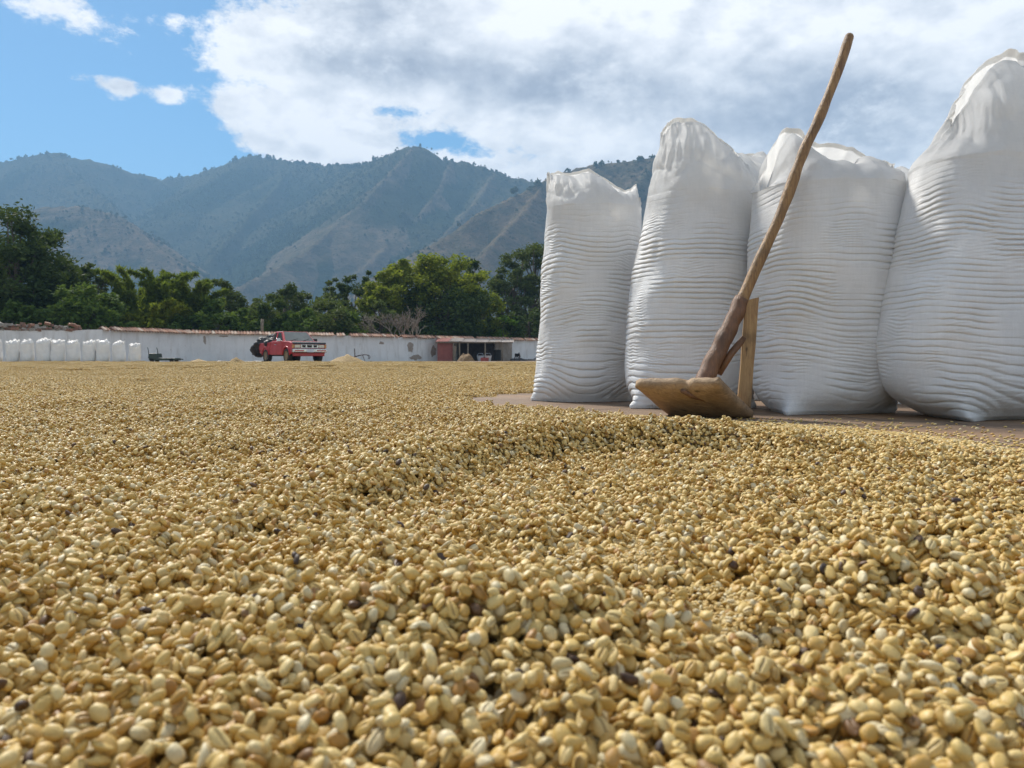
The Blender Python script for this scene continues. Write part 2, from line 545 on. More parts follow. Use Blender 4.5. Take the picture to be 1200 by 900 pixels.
M_TILE = simple_mat('clay_tile', (0.40, 0.20, 0.12), (0.24, 0.13, 0.09), 3.0, 0.8, bmp=0.4, bd=0.02)
M_BRICK = simple_mat('old_brick', (0.27, 0.12, 0.08), (0.20, 0.14, 0.11), 4, 0.9, bmp=0.5, bd=0.02)
M_STONE = simple_mat('pale_rubble', (0.42, 0.39, 0.34), (0.28, 0.24, 0.20), 4, 0.9, bmp=0.5, bd=0.02)
M_ADOBE = simple_mat('bare_adobe', (0.40, 0.34, 0.29), (0.30, 0.24, 0.19), 2.2, 0.9, bmp=0.4, bd=0.03)
M_BEANHEAP = simple_mat('heaped_beans', (0.43, 0.28, 0.09), (0.31, 0.19, 0.06), 26, 0.7, bmp=0.9, bd=0.03)
M_HUSK = simple_mat('husk_heap', (0.30, 0.185, 0.08), (0.16, 0.095, 0.045), 8, 0.8, bmp=0.9, bd=0.05)
def wall_mat():
    m, N, b, out = new_mat('limewashed_plaster')
    p = N.n('ShaderNodeNewGeometry').outputs['Position']
    f = N.noise(p, 0.8, 6, 0.65)
    st = N.noise(N.scalevec(p, (1, 1, 0.18)), 2.6, 5, 0.65)
    c = N.mix(N.sstep(f, 0.35, 0.7), (0.80, 0.79, 0.77), (0.70, 0.69, 0.67))
    c = N.mix(N.sstep(st, 0.48, 0.74, 0, 0.6), c, (0.46, 0.42, 0.37))
    fine = N.noise(p, 5, 4, 0.6)
    c = N.mix(N.sstep(fine, 0.66, 0.74, 0, 0.5), c, (0.38, 0.33, 0.28))
    N.put(b.inputs['Base Color'], c)
    b.inputs['Roughness'].default_value = 0.9
    bump(N, b, f, 0.4, 0.05)
    return m
M_WALL = wall_mat()
def patio_mat():
    m, N, b, out = new_mat('worn_clay_patio')
    p = N.n('ShaderNodeNewGeometry').outputs['Position']
    f = N.noise(p, 3.0, 7, 0.68)
    g = N.noise(p, 16, 5, 0.65)
    big = N.noise(p, 1.1, 3, 0.5)
    c = N.mix(N.sstep(f, 0.3, 0.7), (0.155, 0.095, 0.058), (0.25, 0.165, 0.10))
    c = N.mix(N.sstep(big, 0.5, 0.68, 0, 0.55), c, (0.33, 0.185, 0.085))
    c = N.mix(N.sstep(g, 0.55, 0.75, 0, 0.5), c, (0.10, 0.065, 0.048))
    vo = N.n('ShaderNodeTexVoronoi', feature='DISTANCE_TO_EDGE')
    N.put(vo.inputs['Vector'], p)
    vo.inputs['Scale'].default_value = 1.1
    wobd = N.m('ADD', vo.outputs['Distance'], N.m('MULTIPLY', N.m('SUBTRACT', g, 0.5), 0.02))
    c = N.mix(N.sstep(wobd, 0.002, 0.012, 0.75, 0.0), c, (0.035, 0.024, 0.018))
    N.put(b.inputs['Base Color'], c)
    N.put(b.inputs['Roughness'], N.sstep(g, 0.3, 0.7, 0.6, 0.8))
    bump(N, b, N.m('ADD', f, N.noise(p, 90, 4, 0.6)), 0.35, 0.006)
    return m
M_PATIO = patio_mat()
def ground_mat():
    m, N, b, out = new_mat('dry_earth')
    p = N.n('ShaderNodeNewGeometry').outputs['Position']
    f = N.noise(p, 0.05, 8, 0.65)
    N.put(b.inputs['Base Color'], N.mix(N.sstep(f, 0.35, 0.65), (0.085, 0.09, 0.04), (0.16, 0.13, 0.08)))
    b.inputs['Roughness'].default_value = 0.95
    return m
M_GROUND = ground_mat()
def mountain_mat():
    m, N, b, out = new_mat('dry_scrub_slope')
    p = N.n('ShaderNodeNewGeometry').outputs['Position']
    f = N.noise(p, 0.006, 8, 0.68)
    g = N.noise(p, 0.05, 6, 0.7)
    gv = N.n('ShaderNodeAttribute', attribute_name='gully').outputs['Fac']
    dr = N.n('ShaderNodeAttribute', attribute_name='dryness').outputs['Fac']
    dr = N.m('ADD', dr, N.m('MULTIPLY', N.m('SUBTRACT', f, 0.5), 1.2), clamp=True)
    c = N.mix(N.sstep(g, 0.35, 0.65), (0.24, 0.175, 0.12), (0.135, 0.115, 0.075))
    c = N.mix(N.m('MULTIPLY', N.m('SUBTRACT', 1.0, dr), 0.75), c, (0.055, 0.072, 0.036))
    c = N.mix(N.sstep(N.m('ADD', f, N.m('MULTIPLY', gv, 0.35)), 0.46, 0.74, 0, 0.9), c, (0.038, 0.052, 0.026))
    spk = N.noise(p, 0.16, 4, 0.7)
    c = N.mix(N.sstep(spk, 0.52, 0.68, 0, 0.7), c, (0.04, 0.05, 0.026))
    N.put(b.inputs['Base Color'], c)
    b.inputs['Roughness'].default_value = 1.0
    b.inputs['Specular IOR Level'].default_value = 0.0
    bump(N, b, N.m('ADD', N.m('MULTIPLY', g, 1.0), N.m('MULTIPLY', spk, 0.5)), 0.8, 16.0)
    return m
M_MOUNT = mountain_mat()

# ------------------------------------------------------------------ ground, patio
def sheet(name, x0, x1, y0, y1, z, mat, nx=2, ny=2):
    X, Y = np.meshgrid(np.linspace(x0, x1, nx), np.linspace(y0, y1, ny))
    V = np.stack([X.ravel(), Y.ravel(), np.full(X.size, z)], -1)
    return link(name, np_mesh(name, V, grid_faces(ny, nx)), mat)
tag(sheet('ground', -6000, 6000, -3000, 7000, -0.03, M_GROUND), kind='structure')
tag(sheet('patio_floor', -40, 60, -4, 75, 0.0, M_PATIO), kind='structure')

# ------------------------------------------------------------------ mountains
RIDGES = [   # (px, py, distance), slope
    ([(-700, 260, 2600), (-420, 235, 2400), (-200, 212, 2250), (-60, 196, 2150), (0, 190, 2100), (35, 183, 2080), (62, 178, 2060), (90, 184, 2060), (115, 188, 2060), (150, 199, 2080), (185, 210, 2100), (220, 205, 2080),
      (262, 193, 2040), (280, 186, 2020), (297, 181, 2000), (318, 184, 1980), (345, 189, 1930), (385, 193, 1850), (420, 193, 1750), (440, 188, 1680), (455, 182, 1640), (470, 175, 1610), (485, 171, 1600), (498, 175, 1600), (512, 183, 1600), (530, 187, 1590), (548, 191, 1580),
      (580, 200, 1560), (620, 212, 1540), (700, 230, 1560), (800, 240, 1700), (1000, 230, 1900), (1300, 215, 2200), (1700, 215, 2600)], 0.74),
    ([(485, 171, 1600), (455, 205, 1450), (420, 240, 1330), (375, 280, 1210), (330, 310, 1120), (275, 335, 1030)], 0.80),
    ([(530, 187, 1590), (512, 225, 1440), (480, 265, 1300), (440, 300, 1180), (395, 335, 1060)], 0.85),
    ([(580, 200, 1560), (560, 235, 1400), (520, 275, 1250), (480, 310, 1100)], 0.85),
    ([(345, 189, 1930), (318, 225, 1750), (280, 265, 1550), (245, 305, 1380)], 0.85),
    ([(62, 178, 2060), (100, 215, 1850), (130, 240, 1680), (170, 285, 1500), (215, 325, 1350)], 0.80),
    ([(-60, 196, 2150), (-20, 230, 1850), (10, 255, 1650)], 0.8),
    ([(-120, 275, 1250), (-40, 258, 1260), (20, 248, 1270), (60, 241, 1280), (100, 239, 1280), (130, 249, 1260), (160, 270, 1220), (190, 295, 1170), (212, 318, 1120), (235, 345, 1050)], 0.62),
    ([(470, 302, 880), (505, 285, 890), (545, 262, 930), (580, 240, 980), (610, 225, 1010), (640, 211, 1030), (665, 201, 1040), (690, 194, 1050), (715, 190, 1050), (740, 187, 1050), (770, 183, 1040), (830, 186, 1050), (900, 205, 1080), (1000, 225, 1150), (1200, 235, 1300), (1500, 240, 1500)], 0.72),
    ([(640, 211, 1030), (600, 262, 900), (560, 300, 800), (520, 330, 720)], 0.8),
    ([(770, 183, 1040), (720, 250, 880), (680, 300, 760)], 0.8),
]
def build_mountains():
    naz, nr = 1150, 270
    az = np.linspace(R(-52), R(46), naz)
    rr = 330 * (2900 / 330.0) ** np.linspace(0, 1, nr)
    A, Rr = np.meshgrid(az, rr)
    X, Y = Rr * np.sin(A), Rr * np.cos(A)
    wx = fbm(X / 260, Y / 260, 0, 3, 4) * 26
    wy = fbm(X / 260, Y / 260, 0, 9, 4) * 26
    H = np.full(X.shape, -60.0)
    G = np.zeros(X.shape)
    DRY = np.zeros(X.shape)
    for ri, (pts, k) in enumerate(RIDGES):
        w = [P(a, b, c) for a, b, c in pts]
        s0 = 0.0
        for i in range(len(w) - 1):
            a, b = w[i], w[i + 1]
            dx, dy = b.x - a.x, b.y - a.y
            L = math.hypot(dx, dy)
            t = np.clip(((X - a.x) * dx + (Y - a.y) * dy) / (L * L), 0, 1)
            ddx, ddy = X - (a.x + t * dx), Y - (a.y + t * dy)
            d = np.hypot(ddx, ddy)
            fade = smooth(d, 0, 120)
            d2 = np.hypot(ddx + wx * fade, ddy + wy * fade)
            s = s0 + t * L
            gull = np.abs(fbm(s / 130.0, d / 700.0 + ri * 3.1, 0, 40 + ri, 3)) * 2.2
            gamp = np.minimum(d, 210) * 0.26
            h = a.z + t * (b.z - a.z) - k * d2 * (1 - 0.16 * smooth(d, 100, 800)) - gull * gamp * 0.5 + 0.10 * gamp
            up = h > H
            H = np.where(up, h, H)
            DRY = np.where(up, (0.15, 0.8, 0.9, 0.6, 0.1, 0.25, 0.1, 1.0, 0.9, 1.0, 0.6)[ri], DRY)
            G = np.where(up, smooth(gull, 0.15, 0.9) * smooth(d, 10, 120), G)
            s0 += L
    rough = fbm(X / 45, Y / 45, 0, 77, 4)
    H = H + rough * 5.0 * smooth(H, 0, 80)
    V = np.stack([X.ravel(), Y.ravel(), np.maximum(H, -8).ravel()], -1)
    me = np_mesh('mountains', V, grid_faces(nr, naz)[:, ::-1])
    add_attr(me, 'gully', G.ravel())
    add_attr(me, 'dryness', DRY.ravel())
    o = link('mountains', me, M_MOUNT)
    tag(o, kind='structure')
    return V.reshape(nr, naz, 3), G
MV, MG = build_mountains()

# ------------------------------------------------------------------ geometry nodes scatter
def scatter_group(name, layers, sheet_obj=None):
    """layers: list of (points object or None for the modifier's own mesh, [source objects])"""
    ng = bpy.data.node_groups.new(name, 'GeometryNodeTree')
    ng.interface.new_socket('Geometry', in_out='INPUT', socket_type='NodeSocketGeometry')
    ng.interface.new_socket('Geometry', in_out='OUTPUT', socket_type='NodeSocketGeometry')
    gi, go = ng.nodes.new('NodeGroupInput'), ng.nodes.new('NodeGroupOutput')
    join = ng.nodes.new('GeometryNodeJoinGeometry')
    for pts, sources in layers:
        inst = ng.nodes.new('GeometryNodeInstanceOnPoints')
        if pts is None:
            ng.links.new(gi.outputs[0], inst.inputs['Points'])
        else:
            oi = ng.nodes.new('GeometryNodeObjectInfo')
            oi.inputs['Object'].default_value = pts
            ng.links.new(oi.outputs['Geometry'], inst.inputs['Points'])
        sj = ng.nodes.new('GeometryNodeJoinGeometry')
        for s in sources:
            oi = ng.nodes.new('GeometryNodeObjectInfo')
            oi.inputs['Object'].default_value = s
            oi.inputs['As Instance'].default_value = True
            ng.links.new(oi.outputs['Geometry'], sj.inputs[0])
        ng.links.new(sj.outputs[0], inst.inputs['Instance'])
        inst.inputs['Pick Instance'].default_value = True
        for an, dt, sk in (('pick', 'INT', 'Instance Index'), ('turn', 'FLOAT_VECTOR', 'Rotation'), ('size', 'FLOAT_VECTOR', 'Scale')):
            na = ng.nodes.new('GeometryNodeInputNamedAttribute')
            na.data_type = dt
            na.inputs['Name'].default_value = an
            ng.links.new(na.outputs['Attribute'], inst.inputs[sk])
        ng.links.new(inst.outputs[0], join.inputs[0])
    if sheet_obj is not None:
        oi = ng.nodes.new('GeometryNodeObjectInfo')
        oi.inputs['Object'].default_value = sheet_obj
        ng.links.new(oi.outputs['Geometry'], join.inputs[0])
    ng.links.new(join.outputs[0], go.inputs[0])
    return ng
def point_mesh(name, pos, pick, turn, size, tone=None):
    me = np_mesh(name, pos, np.zeros((0, 3), int))
    add_attr(me, 'pick', np.asarray(pick, np.int32), 'INT')
    add_attr(me, 'turn', np.asarray(turn, np.float32), 'FLOAT_VECTOR')
    add_attr(me, 'size', np.asarray(size, np.float32), 'FLOAT_VECTOR')
    if tone is not None: add_attr(me, 'tone', np.asarray(tone, np.float32))
    return me
def source(name, me, mat):
    me.materials.append(mat)
    return bpy.data.objects.new(name, me)      # only read by the scatter, never placed in the scene

# ---- far woods on the slopes
def shrub_mesh(name, n, seed, tall=1.0):
    r = np.random.default_rng(seed)
    # a lumpy cloud of leaf-sprays, unit radius
    c = r.normal(size=(n, 3))
    c /= np.linalg.norm(c, axis=1)[:, None]
    c *= (0.45 + 0.55 * r.random((n, 1)) ** 0.5)
    c[:, 2] = np.abs(c[:, 2]) * tall
    d1 = r.normal(size=(n, 3)); d1 /= np.linalg.norm(d1, axis=1)[:, None]
    d2 = r.normal(size=(n, 3)); d2 /= np.linalg.norm(d2, axis=1)[:, None]
    s = 0.36 * (0.6 + 0.7 * r.random((n, 1)))
    V = np.stack([c + d1 * s, c + d2 * s, c - d1 * s, c - d2 * s], 1).reshape(-1, 3)
    return np_mesh(name, V, np.arange(n * 4).reshape(-1, 4), False)
L_FAR = leaf_mat('leaf_far_scrub', (0.045, 0.055, 0.026), (0.075, 0.082, 0.038), (0.11, 0.11, 0.055), 0.15)
def build_woods():
    nr, naz, _ = MV.shape
    n = 160000
    i = rng.integers(2, nr - 2, n * 3)
    j = rng.integers(2, naz - 2, n * 3)
    p = MV[i, j]
    g = MG[i, j]
    rr = np.hypot(p[:, 0], p[:, 1])
    # equal area: the grid is denser close by
    keep = (p[:, 2] > -3) & (rng.random(n * 3) < np.clip((rr / 1900.0) ** 2 * 0.9, 0.05, 1))
    ns = fbm(p[:, 0] / 160, p[:, 1] / 160, 0, 5, 4)
    dens = np.clip(0.15 + 0.5 * g + 0.7 * ns + 0.25 * smooth(p[:, 2], 150, 450), 0.03, 1)
    keep &= rng.random(n * 3) < dens
    p = p[keep]
    jit = rng.normal(size=(len(p), 2)) * 4
    pos = p.copy(); pos[:, :2] += jit; pos[:, 2] -= 0.3
    sz = 1.1 + 1.9 * rng.random(len(p)) ** 3
    # taller trees standing along the crest
    ex = []
    for (pts, k), dn in ((RIDGES[0], 9.0), (RIDGES[8], 5.0)):
        w = [P(a, b, c) for a, b, c in pts]
        for a, b in zip(w[:-1], w[1:]):
            if k == 0.72 and b.y < 1025: continue
            L = (b - a).length
            for _ in range(int(L / dn)):
                if rng.random() < 0.25 + 0.75 * (vnoise(a.x / 90 + _ * 0.35, a.y / 90) > -0.1):
                    q = a.lerp(b, rng.random())
                    ex.append((q.x + rng.normal() * 6, q.y + rng.normal() * 6 - 4, q.z - 5 - 0.5 * abs(rng.normal()), 2.6 + 3.2 * rng.random()))
    ex = np.array(ex)
    pos = np.concatenate([pos, ex[:, :3]])
    sz = np.concatenate([sz, ex[:, 3]])
    # flat wooded foot of the hills
    m = 6500
    rad = 95 + 420 * rng.random(m) ** 0.8
    a = rng.uniform(R(-46), R(40), m)
    fx = np.stack([rad * np.sin(a), rad * np.cos(a), np.full(m, -0.2)], -1)
    pos = np.concatenate([pos, fx])
    sz = np.concatenate([sz, 2.2 + 2.0 * rng.random(m)])
    n = len(pos)
    tl = np.where(np.arange(n) < n - m, 1.25, 1.2)
    size = np.stack([sz, sz, sz * tl * (0.8 + 0.6 * rng.random(n))], -1)
    turn = np.stack([np.zeros(n), np.zeros(n), rng.random(n) * 6.28], -1)
    me = point_mesh('woodland', pos, rng.integers(0, 4, n), turn, size)
    me.materials.append(L_FAR)
    o = link('woodland', me)
    srcs = [source('scrub_source', shrub_mesh('scrub_source', 46, 100 + k, 1.1), L_FAR) for k in range(4)]
    md = o.modifiers.new('scatter', 'NODES')
    md.node_group = scatter_group('woodland_scatter', [(None, srcs)])
    tag(o, kind='stuff')
build_woods()

# ------------------------------------------------------------------ the spread of coffee beans
XB_Y = np.array([.2, .5, 1.3, 1.77, 2.28, 2.59, 2.82, 3.26, 4.05, 4.5, 5.2, 6.2, 8, 12, 40])
XB_X = np.array([1.9, 1.8, 1.42, 1.2, 1.01, .70, .36, -.01, -.27, .05, .58, 1.5, 5, 14, 60])
def edge_dist(X, Y):
    return np.interp(Y, XB_Y, XB_X) - X + 0.05 * vnoise(X * 5, Y * 5, 0, 21) + 0.03 * vnoise(X * 14, Y * 14, 0, 22)
def gp(px, py):
    h = 0.17 if py > 680 else 0.188
    d = h * F / (py - HZ)
    return (px - 600) / F * d, d
# ridges and hollows in the spread: (polyline in pixels, height, half width), (px, py, height, rx, ry)
RAKED = [([(330, 628), (380, 605), (450, 580), (510, 560), (590, 540), (680, 528), (760, 524), (850, 522), (930, 528)], 0.056, 0.085),
         ([(0, 560), (120, 540), (260, 528), (380, 520)], 0.020, 0.09),
         ([(150, 496), (300, 490), (420, 486)], 0.026, 0.14),
         ([(560, 500), (700, 497), (860, 505), (1000, 520)], 0.014, 0.10),
         ([(900, 655), (980, 642), (1080, 640), (1220, 655)], 0.016, 0.05)]
LUMPS = [(560, 745, 0.014, 0.12, 0.05), (690, 755, 0.016, 0.09, 0.05), (440, 770, 0.014, 0.10, 0.05), (800, 705, -0.018, 0.06, 0.09), (690, 690, -0.012, 0.06, 0.05), (630, 655, -0.018, 0.05, 0.05),
         (955, 752, -0.034, 0.036, 0.030), (1030, 690, 0.024, 0.06, 0.05), (1130, 545, 0.020, 0.20, 0.10), (1180, 600, -0.012, 0.12, 0.08),
         (130, 482, 0.030, 0.34, 0.24), (330, 462, 0.026, 0.40, 0.3), (500, 470, 0.018, 0.25, 0.2), (220, 520, 0.022, 0.12, 0.08), (60, 600, 0.014, 0.12, 0.06), (1150, 720, 0.016, 0.08, 0.06), (1000, 830, 0.010, 0.06, 0.04), 
         (120, 690, 0.010, 0.09, 0.06), (60, 780, -0.010, 0.06, 0.05), (820, 860, 0.008, 0.05, 0.03)]
FINES = [(622, 655, 0.045), (800, 702, 0.055), (760, 675, 0.04), (850, 735, 0.035), (700, 672, 0.03)]
def bed_height(X, Y):
    X, Y = np.asarray(X, float), np.asarray(Y, float)
    h = 0.022 + 0.022 * smooth(Y, 0.95, 0.5) + 0.008 * smooth(Y, 2, 5) + 0.008 * fbm(X * 2.6, Y * 2.6, 0, 31, 3) + 0.004 * vnoise(X * 11, Y * 11, 0, 33)
    farw = smooth(Y, 2.5, 9)
    h = h + farw * (0.030 * vnoise(X * 0.9 + 3, Y * 0.55, 0, 35) + 0.028 * vnoise(X * 0.35, Y * 1.1, 0, 36))
    near = Y < 8
    for pl, amp, wd in RAKED:
        w = [gp(*q) for q in pl]
        sp = np.zeros(X.shape)
        best = np.full(X.shape, 9.0)
        side = np.zeros(X.shape)
        for si, ((ax, ay), (bx, by)) in enumerate(zip(w[:-1], w[1:])):
            dx, dy = bx - ax, by - ay
            L2 = dx * dx + dy * dy
            t = np.clip(((X - ax) * dx + (Y - ay) * dy) / L2, 0, 1)
            ex, ey = X - ax - t * dx, Y - ay - t * dy
            d = np.hypot(ex, ey)
            sd_ = (dx * (Y - ay) - dy * (X - ax)) > 0
            better = d < best
            best = np.where(better, d, best)
            side = np.where(better, sd_, side)
            sp = np.where(better, (si + t) / (len(w) - 1), sp)
        # steep towards the lens, gentle behind
        ww = np.where(side > 0.5, wd * 2.2, wd * 0.58)
        tp = 0.30 + 0.70 * smooth(sp, 0.0, 0.35) * (1 - 0.6 * smooth(sp, 0.8, 1.0))
        h = h + np.where(near, amp * tp * np.exp(-(best / ww) ** 2), 0)
    for px, py, amp, rx, ry in LUMPS:
        cx, cy_ = gp(px, py)
        h = h + amp * np.exp(-((X - cx) / rx) ** 2 - ((Y - cy_) / ry) ** 2)
    h = np.maximum(h, 0.006)
    e = edge_dist(X, Y)
    m = 0.30 * smooth(e, 0.0, 0.14) + 0.70 * smooth(e, 0.10, 0.95)
    m = m * smooth(Y, 38.5, 36.0)
    return h * m

def bean_mesh(name, nx, prof, seed, bend=0.0, lift=0.0, round_=False):
    """a parchment bean: domed back, flat face with a crease. metres."""
    r = np.random.default_rng(seed)
    a, b, c = 0.0050 * r.uniform(.95, 1.08), 0.0038 * r.uniform(.95, 1.08), 0.0033 * r.uniform(.9, 1.1)
    th = np.linspace(0, PI, nx)
    phi = np.asarray(prof)
    T, Ph = np.meshgrid(th, phi, indexing='ij')
    x = np.cos(T)
    rad = np.sin(T) ** 0.82
    y = np.cos(Ph) * rad
    z = np.sin(Ph) * rad
    flat = 0.80 if round_ else 0.42
    zz = np.where(z < 0, z * flat, z)
    cre = np.zeros_like(z)
    if not round_ or True:
        yc = y - 0.12 * np.sin(x * 2.6)
        lower = smooth(-z, 0.25, 0.7)
        cre = np.exp(-(yc / 0.10) ** 2) * lower * smooth(-np.abs(x), -0.95, -0.7)
        zz = zz + cre * 0.34 + lower * (-0.06) * np.exp(-((np.abs(yc) - 0.34) / 0.2) ** 2)
    X_, Y_, Z_ = x * a, y * b, zz * c
    Z_ = Z_ + bend * (x ** 2) * a - 0.0006
    wob = 1 + 0.09 * vnoise(x * 1.7 + seed, y * 1.7, z * 1.7, seed) + 0.04 * vnoise(x * 4 + seed, y * 4, z * 4, seed + 1)
    X_, Y_, Z_ = X_ * wob, Y_ * wob, Z_ * wob + lift * y * y * b
    V = np.stack([X_.ravel(), Y_.ravel(), Z_.ravel()], -1) * 0.88
    me = np_mesh(name, V, grid_faces(len(th), len(phi), True)[:, ::-1])
    add_attr(me, 'crease', cre.ravel())
    return me
PROF_HI = np.radians([90, 66, 42, 18, -6, -30, -48, -62, -74, -83, -90, -97, -106, -118, -132, -150, -174, -198, -222, -246])
PROF_LO = np.radians([90, 45, 0, -50, -90, -130, -180, -225])

def settle(L, cell, n, seed):
    """drop beans one by one on a periodic tile; return the beans that stay in sight"""
    r = np.random.default_rng(seed)
    m = int(L / cell)
    H = np.zeros((m, m))
    out = np.zeros((n, 8))
    k = 5
    offs = np.arange(-k, k + 1)
    OX, OY = np.meshgrid(offs * cell, offs * cell, indexing='ij')
    for i in range(n):
        x, y, th = r.random() * L, r.random() * L, r.random() * 2 * PI
        s = r.uniform(0.84, 1.1)
        c_, s_ = math.cos(th), math.sin(th)
        u, v = (OX * c_ + OY * s_) / (0.0047 * s), (-OX * s_ + OY * c_) / (0.0037 * s)
        r2 = u * u + v * v
        msk = r2 < 1
        ix, iy = (int(x / cell) + offs) % m, (int(y / cell) + offs) % m
        sub = H[np.ix_(ix, iy)]
        hv = sub[msk]
        z = 0.6 * hv.max() + 0.4 * hv.mean()
        gx = (OX[msk] * (hv - hv.mean())).sum() / (OX[msk] ** 2).sum()
        gy = (OY[msk] * (hv - hv.mean())).sum() / (OY[msk] ** 2).sum()
        g = math.hypot(gx, gy)
        if g > 0.9: gx, gy = gx * 0.9 / g, gy * 0.9 / g
        top = z + 0.0048 * s * np.sqrt(np.clip(1 - r2, 0, 1)) + OX * gx + OY * gy
        H[np.ix_(ix, iy)] = np.where(msk, np.maximum(sub, top), sub)
        out[i] = (x, y, z + 0.0018 * s, th, gx, gy, s, z + 0.0048 * s)
    ci, cj = (out[:, 0] / cell).astype(int) % m, (out[:, 1] / cell).astype(int) % m
    vis = np.zeros(n, bool)
    for du, dv in ((0, 0), (.6, 0), (-.6, 0), (0, .6), (0, -.6)):
        px_ = out[:, 0] + (du * np.cos(out[:, 3]) * .005 - dv * np.sin(out[:, 3]) * .0037)
        py_ = out[:, 1] + (du * np.sin(out[:, 3]) * .005 + dv * np.cos(out[:, 3]) * .0037)
        a_, b_ = (px_ / cell).astype(int) % m, (py_ / cell).astype(int) % m
        tz = out[:, 2] + 0.0030 * out[:, 6] - (abs(du) + abs(dv)) * 0.0015
        vis |= H[a_, b_] < tz + 0.0042
    return out[vis], H.mean(), H.max()
TILE = 0.50
TB, TMEAN, TMAX = settle(TILE, 0.0011, 15500, 3)
TB[:, 2] -= TMEAN + 0.0015
BSC = 0.88                          # overall bean size
TB[:, :3] *= BSC
TILE *= BSC

def tones(n, r):
    t = r.random(n) ** 0.9
    t = 0.03 + 0.97 * t
    q = r.random(n)
    t = np.where(q < 0.018, r.random(n) * 0.028, t)
    return t
def turns(th, gx, gy, r, nx, ny):
    """Euler angles: lie along the slope, random roll about the long axis"""
    n = len(th)
    q = r.random(n)
    roll = np.where(q < 0.56, r.normal(0, 0.3, n), np.where(q < 0.78, PI + r.normal(0, 0.3, n), r.uniform(0, 2 * PI, n)))
    sl = (gx + nx) * np.cos(th) + (gy + ny) * np.sin(th)
    cr = -(gx + nx) * np.sin(th) + (gy + ny) * np.cos(th)
    return np.stack([roll + np.arctan(cr), -np.arctan(sl), th], -1)

def grad(X, Y):
    e = 0.01
    return (bed_height(X + e, Y) - bed_height(X - e, Y)) / (2 * e), (bed_height(X, Y + e) - bed_height(X, Y - e)) / (2 * e)

